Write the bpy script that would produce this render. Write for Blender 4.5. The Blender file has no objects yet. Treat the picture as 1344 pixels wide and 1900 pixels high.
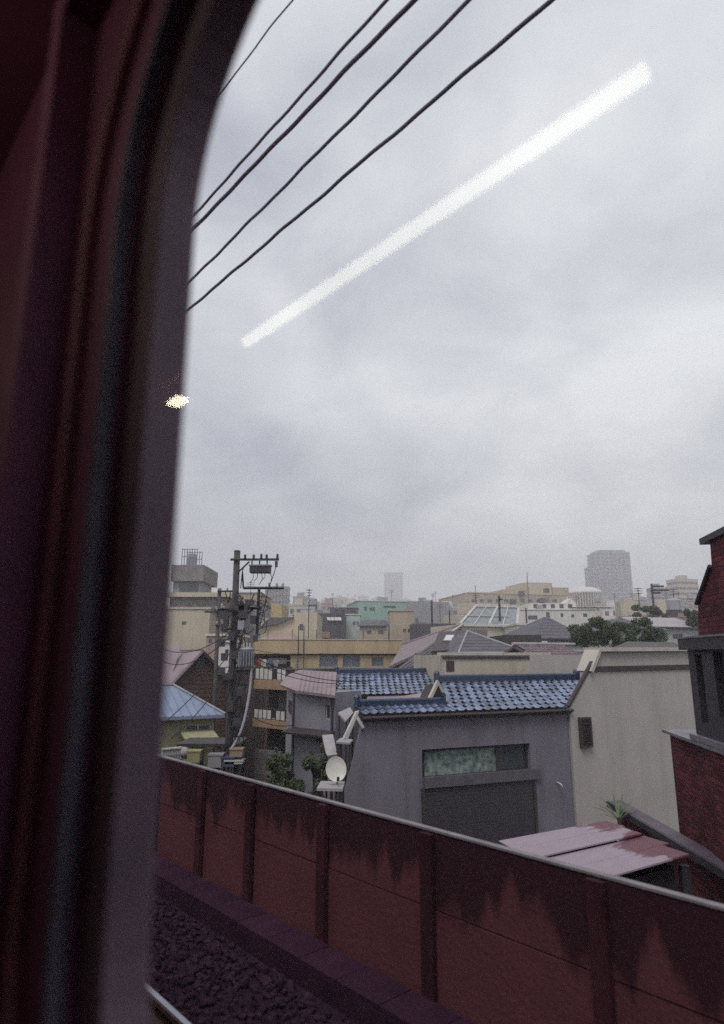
import bpy, bmesh, math, random
import numpy as np
from mathutils import Vector, Matrix
R = math.radians
random.seed(7); rng = np.random.default_rng(7)
scene = bpy.context.scene
C = scene.collection

# ------------------------------------------------------------------ camera, sky, sun, exposure
EYE = 8.0                                   # eye height above the street, inside a train on a viaduct
FPX = 1190.0; PITCH = math.atan(265 / 1190)
cam = bpy.data.cameras.new('camera'); camo = bpy.data.objects.new('camera', cam); C.objects.link(camo)
camo.location = (0, 0, EYE); camo.rotation_euler = (R(90) + PITCH, 0, 0)
cam.sensor_fit = 'VERTICAL'; cam.sensor_height = 36.0; cam.lens = FPX / 1900 * 36.0
cam.clip_start = 0.02; cam.clip_end = 9000
cam.dof.use_dof = True; cam.dof.focus_distance = 19.0; cam.dof.aperture_fstop = 1.4
scene.camera = camo

SUN_EL, SUN_AZ = 58, 200                    # high, behind the train; overcast
w = bpy.data.worlds.new('World'); scene.world = w; w.use_nodes = True
nt = w.node_tree; N = nt.nodes; L = nt.links; N.clear()
out = N.new('ShaderNodeOutputWorld'); bg = N.new('ShaderNodeBackground'); bg.inputs['Strength'].default_value = 0.1
sky = N.new('ShaderNodeTexSky'); sky.sky_type = 'NISHITA'; sky.sun_disc = False
sky.sun_elevation = R(SUN_EL); sky.sun_rotation = R(SUN_AZ); sky.air_density = 1.0; sky.dust_density = 4.0
tc = N.new('ShaderNodeTexCoord'); sx = N.new('ShaderNodeSeparateXYZ'); L.new(tc.outputs['Generated'], sx.inputs[0])
ab = N.new('ShaderNodeMath'); ab.operation = 'ABSOLUTE'; L.new(sx.outputs['Z'], ab.inputs[0])
zz = N.new('ShaderNodeMath'); zz.operation = 'ADD'; zz.inputs[1].default_value = 0.42; L.new(ab.outputs[0], zz.inputs[0])
dx = N.new('ShaderNodeMath'); dx.operation = 'DIVIDE'; L.new(sx.outputs['X'], dx.inputs[0]); L.new(zz.outputs[0], dx.inputs[1])
dy = N.new('ShaderNodeMath'); dy.operation = 'DIVIDE'; L.new(sx.outputs['Y'], dy.inputs[0]); L.new(zz.outputs[0], dy.inputs[1])
cb = N.new('ShaderNodeCombineXYZ'); L.new(dx.outputs[0], cb.inputs[0]); L.new(dy.outputs[0], cb.inputs[1]); cb.inputs[2].default_value = 21.3
def wnoise(scale, detail, rough, dist=0.0):
    n = N.new('ShaderNodeTexNoise'); n.inputs['Scale'].default_value = scale; n.inputs['Detail'].default_value = detail
    n.inputs['Roughness'].default_value = rough; n.inputs['Distortion'].default_value = dist
    L.new(cb.outputs[0], n.inputs['Vector']); return n
n1 = wnoise(1.3, 2, 0.5, 0.2); n2 = wnoise(3.6, 4, 0.5, 0.3)
ad = N.new('ShaderNodeMath'); ad.operation = 'MULTIPLY_ADD'; ad.inputs[1].default_value = 0.4; L.new(n2.outputs['Fac'], ad.inputs[0]); 
m1 = N.new('ShaderNodeMath'); m1.operation = 'MULTIPLY'; m1.inputs[1].default_value = 0.6; L.new(n1.outputs['Fac'], m1.inputs[0]); L.new(m1.outputs[0], ad.inputs[2])
cr = N.new('ShaderNodeValToRGB'); L.new(ad.outputs[0], cr.inputs['Fac'])
cr.color_ramp.elements[0].position = 0.38; cr.color_ramp.elements[0].color = (0.325, 0.35, 0.41, 1)
cr.color_ramp.elements[1].position = 0.62; cr.color_ramp.elements[1].color = (0.78, 0.805, 0.815, 1)
sc10 = N.new('ShaderNodeVectorMath'); sc10.operation = 'SCALE'; sc10.inputs['Scale'].default_value = 10.0; L.new(cr.outputs['Color'], sc10.inputs[0])
mx = N.new('ShaderNodeMix'); mx.data_type = 'RGBA'; mx.inputs['Factor'].default_value = 0.92
L.new(sky.outputs[0], mx.inputs['A']); L.new(sc10.outputs[0], mx.inputs['B'])
L.new(mx.outputs['Result'], bg.inputs['Color']); L.new(bg.outputs[0], out.inputs['Surface'])
sun = bpy.data.lights.new('sun', 'SUN'); suno = bpy.data.objects.new('sun', sun); C.objects.link(suno)
sun.energy = 1.5; sun.angle = R(25); sun.color = (1.0, 0.96, 0.92)
suno.rotation_euler = Vector((math.sin(R(SUN_AZ)) * math.cos(R(SUN_EL)), math.cos(R(SUN_AZ)) * math.cos(R(SUN_EL)), math.sin(R(SUN_EL)))).to_track_quat('Z', 'Y').to_euler()
vs = scene.view_settings; vs.view_transform = 'Standard'; vs.look = 'None'; vs.exposure = 0.4; vs.gamma = 1.0
scene.cycles.volume_bounces = 3; scene.cycles.max_bounces = 8; scene.cycles.transparent_max_bounces = 12
scene.cycles.sample_clamp_indirect = 4.0
scene.cycles.caustics_reflective = False; scene.cycles.caustics_refractive = False
scene.cycles.use_denoising = False           # the photograph is grainy film

# ------------------------------------------------------------------ helpers
cp, sp = math.cos(PITCH), math.sin(PITCH)
def ray(px, py):
    b = 950 - py
    return Vector((px - 672, FPX * cp - b * sp, FPX * sp + b * cp))
def at(px, py, Y):
    r = ray(px, py); return r * (Y / r.y) + Vector((0, 0, EYE))
def xy(px, Y, py=1250):
    p = at(px, py, Y); return Vector((p.x, p.y, 0))

_M = {}
def mat(name, c, c2=None, scale=1.5, rough=0.8, metal=0.0, streak=0.0, bump=0.0, bscale=40.0, rand=0.0, spec=0.4, detail=5.0, coat=0.0):
    """plain procedural surface: two tones broken up by noise, optional vertical grime streaks, relief and per-object tint"""
    if name in _M: return _M[name]
    m = bpy.data.materials.new(name); m.use_nodes = True; t = m.node_tree; nd = t.nodes; lk = t.links
    b = nd['Principled BSDF']; b.inputs['Roughness'].default_value = rough; b.inputs['Metallic'].default_value = metal
    b.inputs['Specular IOR Level'].default_value = spec; b.inputs['Coat Weight'].default_value = coat
    c2 = c2 or tuple(x * 0.72 for x in c)
    tc = nd.new('ShaderNodeTexCoord')
    no = nd.new('ShaderNodeTexNoise'); no.inputs['Scale'].default_value = scale; no.inputs['Detail'].default_value = detail; no.inputs['Roughness'].default_value = 0.6
    lk.new(tc.outputs['Object'], no.inputs['Vector'])
    rp = nd.new('ShaderNodeMapRange'); rp.inputs['From Min'].default_value = 0.35; rp.inputs['From Max'].default_value = 0.65
    lk.new(no.outputs['Fac'], rp.inputs['Value'])
    mx = nd.new('ShaderNodeMix'); mx.data_type = 'RGBA'; mx.inputs['A'].default_value = (*c, 1); mx.inputs['B'].default_value = (*c2, 1)
    lk.new(rp.outputs[0], mx.inputs['Factor']); col = mx.outputs['Result']
    if streak:
        mp = nd.new('ShaderNodeMapping'); mp.inputs['Scale'].default_value = (1.5, 1.5, 0.16); lk.new(tc.outputs['Object'], mp.inputs['Vector'])
        n2 = nd.new('ShaderNodeTexNoise'); n2.inputs['Scale'].default_value = 1.6; n2.inputs['Detail'].default_value = 6; lk.new(mp.outputs[0], n2.inputs['Vector'])
        r2 = nd.new('ShaderNodeMapRange'); r2.inputs['From Min'].default_value = 0.48; r2.inputs['From Max'].default_value = 0.75; r2.inputs['To Max'].default_value = streak
        lk.new(n2.outputs['Fac'], r2.inputs['Value'])
        m2 = nd.new('ShaderNodeMix'); m2.data_type = 'RGBA'; m2.inputs['B'].default_value = (c[0] * .35, c[1] * .33, c[2] * .33, 1)
        lk.new(col, m2.inputs['A']); lk.new(r2.outputs[0], m2.inputs['Factor']); col = m2.outputs['Result']
    if rand:
        oi = nd.new('ShaderNodeObjectInfo'); hs = nd.new('ShaderNodeHueSaturation')
        mr = nd.new('ShaderNodeMapRange'); mr.inputs['To Min'].default_value = 1 - rand; mr.inputs['To Max'].default_value = 1 + rand
        lk.new(oi.outputs['Random'], mr.inputs['Value']); lk.new(mr.outputs[0], hs.inputs['Value']); lk.new(col, hs.inputs['Color']); col = hs.outputs['Color']
    lk.new(col, b.inputs['Base Color'])
    if bump:
        n3 = nd.new('ShaderNodeTexNoise'); n3.inputs['Scale'].default_value = bscale; n3.inputs['Detail'].default_value = 4; lk.new(tc.outputs['Object'], n3.inputs['Vector'])
        bp = nd.new('ShaderNodeBump'); bp.inputs['Strength'].default_value = bump; bp.inputs['Distance'].default_value = 0.02
        lk.new(n3.outputs['Fac'], bp.inputs['Height']); lk.new(bp.outputs[0], b.inputs['Normal'])
    _M[name] = m; return m

class MB:
    """collects shapes; build() links them as ONE mesh object"""
    def __init__(s): s.v = []; s.f = []
    def add(s, vs, fs):
        o = len(s.v); s.v += [tuple(v) for v in vs]; s.f += [tuple(i + o for i in f) for f in fs]; return s
    def box(s, x0, x1, y0, y1, z0, z1):
        return s.add([(x, y, z) for z in (z0, z1) for y in (y0, y1) for x in (x0, x1)],
                     [(0, 2, 3, 1), (4, 5, 7, 6), (0, 1, 5, 4), (2, 6, 7, 3), (0, 4, 6, 2), (1, 3, 7, 5)])
    def prism(s, poly, y0, y1):
        """polygon in (x,z), extruded along y"""
        n = len(poly)
        return s.add([(x, y0, z) for x, z in poly] + [(x, y1, z) for x, z in poly],
                     [tuple(range(n)), tuple(range(2 * n - 1, n - 1, -1))] + [((i + 1) % n, i, i + n, (i + 1) % n + n) for i in range(n)])
    def slab(s, pts, t):
        """planar polygon of 3-D points thickened downwards by t"""
        p = [Vector(q) for q in pts]; nrm = (p[1] - p[0]).cross(p[2] - p[0]).normalized()
        if nrm.z < 0: nrm = -nrm
        n = len(p); q = [a - nrm * t for a in p]
        return s.add(p + q, [tuple(range(n)), tuple(range(2 * n - 1, n - 1, -1))] + [((i + 1) % n, i, i + n, (i + 1) % n + n) for i in range(n)])
    def tube(s, pts, r, n=6, r1=None, cap=True):
        pts = [Vector(p) for p in pts]; m = len(pts); o = len(s.v); r1 = r if r1 is None else r1
        for i, p in enumerate(pts):
            d = (pts[min(i + 1, m - 1)] - pts[max(i - 1, 0)]).normalized()
            a = d.cross(Vector((0, 0, 1)) if abs(d.z) < .9 else Vector((1, 0, 0))).normalized(); b = d.cross(a)
            rr = r + (r1 - r) * i / max(1, m - 1)
            for k in range(n):
                t = 2 * math.pi * k / n; s.v.append(tuple(p + a * (rr * math.cos(t)) + b * (rr * math.sin(t))))
        for i in range(m - 1):
            for k in range(n):
                s.f.append((o + i * n + k, o + i * n + (k + 1) % n, o + (i + 1) * n + (k + 1) % n, o + (i + 1) * n + k))
        if cap:
            s.f.append(tuple(o + k for k in range(n - 1, -1, -1))); s.f.append(tuple(o + (m - 1) * n + k for k in range(n)))
        return s
    def lathe(s, prof, n=12, cx=0, cy=0):
        o = len(s.v)
        for r, z in prof:
            for k in range(n):
                t = 2 * math.pi * k / n; s.v.append((cx + r * math.cos(t), cy + r * math.sin(t), z))
        for i in range(len(prof) - 1):
            for k in range(n):
                s.f.append((o + i * n + k, o + i * n + (k + 1) % n, o + (i + 1) * n + (k + 1) % n, o + (i + 1) * n + k))
        s.f.append(tuple(o + k for k in range(n - 1, -1, -1))); s.f.append(tuple(o + (len(prof) - 1) * n + k for k in range(n)))
        return s
    def mesh(s, name, m, smooth=False, fix=True):
        me = bpy.data.meshes.new(name); me.from_pydata(s.v, [], s.f); me.materials.append(m)
        if fix:
            bm = bmesh.new(); bm.from_mesh(me); bmesh.ops.recalc_face_normals(bm, faces=bm.faces); bm.to_mesh(me); bm.free()
        if smooth: me.polygons.foreach_set('use_smooth', [True] * len(me.polygons))
        me.update(); return me
    def build(s, name, m, parent=None, smooth=False, fix=True):
        return link(name, s.mesh(name, m, smooth, fix), parent)
def link(name, me, parent=None, loc=None, rot=None):
    o = bpy.data.objects.new(name, me); C.objects.link(o); o.parent = parent
    if loc is not None: o.location = loc
    if rot is not None: o.rotation_euler = rot
    return o
def tag(o, label=None, cat=None, group=None, kind=None):
    for k, v in (('label', label), ('category', cat), ('group', group), ('kind', kind)):
        if v: o[k] = v
    return o
def thing(name, label, cat, loc=(0, 0, 0), rz=0, group=None):
    o = bpy.data.objects.new(name, None); C.objects.link(o); o.empty_display_size = .3
    o.location = loc; o.rotation_euler = (0, 0, rz); return tag(o, label, cat, group)

# materials
GLASS = mat('window_glass', (.035, .042, .05), (.05, .06, .07), .6, rough=.06, spec=.8)
GLASS2 = mat('curtained_glass', (.12, .14, .17), (.2, .22, .25), 2.0, rough=.12, spec=.7)
ALU = mat('aluminium', (.35, .35, .36), rough=.45, metal=.6)
DARKMETAL = mat('dark_metal', (.035, .03, .034), (.055, .048, .05), 6, rough=.5, metal=.3)
WHITE = mat('white_paint', (.62, .61, .58), (.5, .48, .46), 3, rough=.6, streak=.3)
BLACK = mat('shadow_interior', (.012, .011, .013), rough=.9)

class Bld:
    """a building whose front runs from pixel column pxL at depth YL to pxR at depth YR; local x along the front, y into the building, z up from the street"""
    def __init__(s, name, label, cat, pxL, YL, pxR, YR, py=1250, group=None):
        a, b = xy(pxL, YL, py), xy(pxR, YR, py); s.o = a; d = b - a; s.w = d.length; s.ax = d.normalized(); s.dp = Vector((-s.ax.y, s.ax.x, 0))
        s.root = thing(name, label, cat, a, math.atan2(d.y, d.x), group); s.holes = []; s.wins = []
    def hit(s, px, py, dep=0.0):
        r = ray(px, py); e = Vector((0, 0, EYE)); t = ((s.o - e).dot(s.dp) + dep) / r.dot(s.dp); p = e + r * t
        return (p - s.o).dot(s.ax), p.z
    def rect(s, x0, y0, x1, y1, dep=0.0):
        u0, z1 = s.hit(x0, y0, dep); u1, z0 = s.hit(x1, y1, dep); return u0, u1, z0, z1
    def win(s, x0, y0, x1, y1, fm=ALU, gm=None, mull=1, dep=.1, rail=0):
        s.wins.append((s.rect(x0, y0, x1, y1), fm, gm or GLASS, mull, dep, rail)); return s
    def wall(s, u0, u1, z0, z1, depth, m, y0=0.0, name='wall', shear=0.0):
        """box wall with real openings in the front where the windows sit"""
        b = MB(); hs = [h[0] for h in s.wins]
        hs = [(max(h[0], u0 + .03), min(h[1], u1 - .03), max(h[2], z0 + .02), min(h[3], z1 - .03)) for h in hs]
        us = sorted({u0, u1, *[x for h in hs for x in h[:2]]}); zs = sorted({z0, z1, *[x for h in hs for x in h[2:]]})
        for i in range(len(us) - 1):
            for j in range(len(zs) - 1):
                cu, cz = (us[i] + us[i + 1]) / 2, (zs[j] + zs[j + 1]) / 2
                if any(h[0] < cu < h[1] and h[2] < cz < h[3] for h in hs): continue
                b.add([(us[i], y0, zs[j]), (us[i + 1], y0, zs[j]), (us[i + 1], y0, zs[j + 1]), (us[i], y0, zs[j + 1])], [(0, 1, 2, 3)])
        for h in hs:
            q = [(h[0], h[2]), (h[1], h[2]), (h[1], h[3]), (h[0], h[3])]
            for k in range(4):
                (a, c), (d, e) = q[k], q[(k + 1) % 4]
                b.add([(a, y0, c), (d, y0, e), (d, y0 + .2, e), (a, y0 + .2, c)], [(0, 3, 2, 1)])
        y1 = y0 + depth; k = shear * depth
        b.add([(u0, y0, z0), (u1, y0, z0), (u1 + k, y1, z0), (u0 + k, y1, z0), (u0, y0, z1), (u1, y0, z1), (u1 + k, y1, z1), (u0 + k, y1, z1)],
              [(1, 2, 6, 5), (2, 3, 7, 6), (3, 0, 4, 7), (4, 5, 6, 7)])
        wo = b.build(name, m, s.root, fix=False)
        for (h, fm, gm, mull, dep, rail) in s.wins:
            s._window(h, fm, gm, mull, y0 + dep, rail)
        s.wins = []; return wo
    def _window(s, h, fm, gm, mull, y, rail):
        u0, u1, z0, z1 = h; t = min(.05, (u1 - u0) * .08)
        f = MB().box(u0, u0 + t, y - .03, y + .04, z0, z1).box(u1 - t, u1, y - .03, y + .04, z0, z1)
        f.box(u0 + t, u1 - t, y - .03, y + .04, z0, z0 + t).box(u0 + t, u1 - t, y - .03, y + .04, z1 - t, z1)
        for k in range(1, mull + 1):
            c = u0 + (u1 - u0) * k / (mull + 1); f.box(c - t * .45, c + t * .45, y - .02, y + .03, z0 + t, z1 - t)
        for k in range(1, rail + 1):
            c = z0 + (z1 - z0) * k / (rail + 1); f.box(u0 + t, u1 - t, y - .015, y + .025, c - t * .4, c + t * .4)
        wo = f.build('window', fm, s.root)
        MB().box(u0 + .01, u1 - .01, y + .012, y + .022, z0 + .01, z1 - .01).build('pane', gm, wo)
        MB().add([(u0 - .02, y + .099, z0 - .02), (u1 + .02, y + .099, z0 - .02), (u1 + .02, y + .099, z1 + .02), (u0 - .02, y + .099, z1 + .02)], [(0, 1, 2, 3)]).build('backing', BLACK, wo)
    def box(s, name, m, u0, u1, y0, y1, z0, z1, parent=None):
        return MB().box(u0, u1, y0, y1, z0, z1).build(name, m, parent or s.root)
    def coping(s, m, z, depth, t=.12, o=.08, u0=0, u1=None, name='coping'):
        u1 = s.w if u1 is None else u1
        return s.box(name, m, u0 - o, u1 + o, -o, depth + o, z + .002, z + t)

# ------------------------------------------------------------------ ground and viaduct
GROUND = mat('asphalt', (.05, .05, .054), (.08, .078, .078), .4, rough=.9, bump=.3)
g = MB().add([(-2500, -300, 0), (2500, -300, 0), (2500, 4200, 0), (-2500, 4200, 0)], [(0, 1, 2, 3)]).build('ground', GROUND); tag(g, kind='structure')

TA = math.atan2(1072, 1219.2)                        # the tracks run 41 degrees to the left of the view
def trk(name, label=None, cat=None, kind=None):
    """frame of the railway: x = distance from the eye across the tracks, y = along them, z from the eye"""
    o = bpy.data.objects.new(name, None); C.objects.link(o); o.location = (0, 0, EYE); o.rotation_euler = (0, 0, TA)
    return tag(o, label, cat, None, kind)
def place_trk(o): o.location = (0, 0, EYE); o.rotation_euler = (0, 0, TA); return o
S0, S1 = -9.0, 46.0
CONC_D = mat('dark_concrete', (.04, .016, .031), (.028, .011, .022), 1.2, rough=.9, spec=.1, streak=.4, bump=.4)
vd = MB().box(-3.2, 4.32, S0, S1, -8.2, -2.86).build('viaduct', CONC_D); tag(place_trk(vd), kind='structure')
BALL = mat('ballast_bed', (.02, .01, .018), (.03, .015, .027), 14, rough=.95, spec=.1, bump=.8)
bb = MB().box(-3.0, 3.60, S0, S1, -2.858, -2.68).build('ballast_bed', BALL); tag(place_trk(bb), kind='structure')
STONE = mat('ballast_stone', (.045, .022, .042), (.016, .007, .014), 9, rough=.85, spec=.1, detail=3)
def stones():
    base = bmesh.new(); bmesh.ops.create_icosphere(base, subdivisions=1, radius=1.0)
    V = np.array([v.co[:] for v in base.verts]); F = np.array([[v.index for v in f.verts] for f in base.faces]); base.free()
    n = 9000; pos = np.empty((n, 3)); s = 3.2 + rng.random(n) ** 1.3 * 9.5
    pos[:, 0] = 1.0 + rng.random(n) * 2.55; pos[:, 1] = s; pos[:, 2] = -2.675 + rng.random(n) * .02
    sz = (.018 + rng.random(n) * .02)[:, None, None] * (0.75 + .5 * rng.random((n, 1, 3)))
    P = V[None] * sz * (0.8 + .4 * rng.random((n, len(V), 1))) + pos[:, None, :]
    Fa = (F[None] + (np.arange(n) * len(V))[:, None, None]).reshape(-1, 3)
    me = bpy.data.meshes.new('ballast'); me.from_pydata(P.reshape(-1, 3).tolist(), [], Fa.tolist()); me.materials.append(STONE)
    o = link('ballast', me); place_trk(o); tag(o, 'loose dark crushed stone ballast beside the track', 'ballast', None, 'stuff')
stones()
RUST = mat('rail_rust', (.05, .03, .025), (.08, .045, .035), 20, rough=.8)
RAILTOP = mat('rail_polished', (.42, .42, .5), rough=.25, metal=.9)
for i, (xc, lab) in enumerate(((2.47, 'steel rail with polished head running beside the dark concrete trough'), (1.40, 'steel rail of the neighbouring track close beside the train'))):
    r = thing('rail', lab, 'rail'); place_trk(r)
    p = [(-.06, -2.655), (.06, -2.655), (.06, -2.64), (.01, -2.62), (.01, -2.55), (.033, -2.54), (.033, -2.506), (-.033, -2.506), (-.033, -2.54), (-.01, -2.55), (-.01, -2.62), (-.06, -2.64)]
    MB().prism([(xc + a, b) for a, b in p], S0, S1).build('web', RUST, r)
    MB().box(xc - .02, xc + .02, S0, S1, -2.5055, -2.5).build('head', RAILTOP, r)
# cable trough: lids one by one
TROUGH = mat('trough_concrete', (.042, .016, .034), (.03, .012, .025), 3, rough=.9, spec=.1, bump=.4, rand=.12)
tr = thing('cable_trough', 'low concrete cable trough with lids along the foot of the red wall', 'cable trough'); place_trk(tr)
MB().box(3.63, 3.98, S0, S1, -2.86, -2.545).build('body', TROUGH, tr)
lid = MB().box(-.172, .172, -.245, .245, 0, .04).mesh('lid', TROUGH)
for k in range(46): link('lid', lid, tr, (3.805, 1.2 + k * .5, -2.544 + random.uniform(0, .004)), (0, 0, random.uniform(-.006, .006)))
# retaining wall of slotted panels
def wall_mat():
    m = bpy.data.materials.new('red_wall_panel'); m.use_nodes = True; t = m.node_tree; nd = t.nodes; lk = t.links; b = nd['Principled BSDF']
    b.inputs['Roughness'].default_value = .85; b.inputs['Specular IOR Level'].default_value = .12
    tc = nd.new('ShaderNodeTexCoord'); ge = nd.new('ShaderNodeNewGeometry'); sp_ = nd.new('ShaderNodeSeparateXYZ'); lk.new(ge.outputs['Position'], sp_.inputs[0])
    # rain stain: hangs from the wall head in ragged tongues (along-wall noise sets how far each tongue reaches)
    mp = nd.new('ShaderNodeMapping'); mp.inputs['Scale'].default_value = (1, 1, .12); lk.new(ge.outputs['Position'], mp.inputs['Vector'])
    n1 = nd.new('ShaderNodeTexNoise'); n1.inputs['Scale'].default_value = 2.6; n1.inputs['Detail'].default_value = 4; n1.inputs['Roughness'].default_value = .55; lk.new(mp.outputs[0], n1.inputs['Vector'])
    a = nd.new('ShaderNodeMath'); a.operation = 'MULTIPLY_ADD'; a.inputs[1].default_value = 1.5; a.inputs[2].default_value = EYE - 2.6; lk.new(n1.outputs['Fac'], a.inputs[0])
    mp2 = nd.new('ShaderNodeMapping'); mp2.inputs['Scale'].default_value = (1, 1, .05); lk.new(ge.outputs['Position'], mp2.inputs['Vector'])
    n1b = nd.new('ShaderNodeTexNoise'); n1b.inputs['Scale'].default_value = 7; n1b.inputs['Detail'].default_value = 3; lk.new(mp2.outputs[0], n1b.inputs['Vector'])
    ab_ = nd.new('ShaderNodeMath'); ab_.operation = 'MULTIPLY_ADD'; ab_.inputs[1].default_value = .24; lk.new(n1b.outputs['Fac'], ab_.inputs[0]); lk.new(a.outputs[0], ab_.inputs[2])
    s_ = nd.new('ShaderNodeMath'); s_.operation = 'SUBTRACT'; lk.new(sp_.outputs['Z'], s_.inputs[0]); lk.new(ab_.outputs[0], s_.inputs[1])
    r1 = nd.new('ShaderNodeMapRange'); r1.inputs['From Min'].default_value = -.09; r1.inputs['From Max'].default_value = .06; lk.new(s_.outputs[0], r1.inputs['Value'])
    n2 = nd.new('ShaderNodeTexNoise'); n2.inputs['Scale'].default_value = 2.3; n2.inputs['Detail'].default_value = 8; n2.inputs['Roughness'].default_value = .65; lk.new(ge.outputs['Position'], n2.inputs['Vector'])
    mx = nd.new('ShaderNodeMix'); mx.data_type = 'RGBA'; mx.inputs['A'].default_value = (.14, .047, .056, 1); mx.inputs['B'].default_value = (.075, .026, .036, 1); lk.new(n2.outputs['Fac'], mx.inputs['Factor'])
    m2 = nd.new('ShaderNodeMix'); m2.data_type = 'RGBA'; m2.inputs['B'].default_value = (.038, .0135, .021, 1); lk.new(mx.outputs['Result'], m2.inputs['A']); lk.new(r1.outputs[0], m2.inputs['Factor'])
    lk.new(m2.outputs['Result'], b.inputs['Base Color'])
    bp = nd.new('ShaderNodeBump'); bp.inputs['Strength'].default_value = .35; bp.inputs['Distance'].default_value = .02
    n3 = nd.new('ShaderNodeTexNoise'); n3.inputs['Scale'].default_value = 30; n3.inputs['Detail'].default_value = 5; lk.new(ge.outputs['Position'], n3.inputs['Vector'])
    lk.new(n3.outputs['Fac'], bp.inputs['Height']); lk.new(bp.outputs[0], b.inputs['Normal']); return m
PANEL = wall_mat()
POST = mat('wall_post', (.036, .0125, .019), (.06, .019, .027), 2, rough=.7, spec=.1, streak=.5)
CAP = mat('wall_cap_metal', (.23, .205, .22), (.16, .14, .15), 5, rough=.6)
wl = thing('trackside_wall', 'stained dark red panel wall with pale metal cap beside the railway', 'wall'); place_trk(wl)
posts = [-8.1, -6.6, -5.1, -3.6, -2.1, -.6, .85, 2.36, 3.8, 5.13, 6.4, 7.5] + [7.5 + 1.25 * k for k in range(1, 24)]
ZT, ZB, ZS = -1.362, -2.86, -1.92
for k, s in enumerate(posts):
    MB().box(3.985, 4.03, s - .07, s + .05, ZB, ZT - .012).box(4.03, 4.17, s - .02, s + .02, ZB, ZT - .012).build('post', POST, wl)
    if k + 1 < len(posts):
        e = posts[k + 1]
        for (a, c) in ((ZB, ZS - .006), (ZS + .006, ZT - .004)):
            j = random.uniform(-.006, .006)
            MB().box(4.05 + j, 4.15, s + .024, e - .024, a, c).build('panel', PANEL, wl)
for k in range(0, len(posts) - 1, 2):
    e = posts[min(k + 2, len(posts) - 1)]
    MB().box(4.04, 4.10, posts[k] + .004, e - .004, ZT, ZT + .016).build('cap', CAP, wl)

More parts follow.
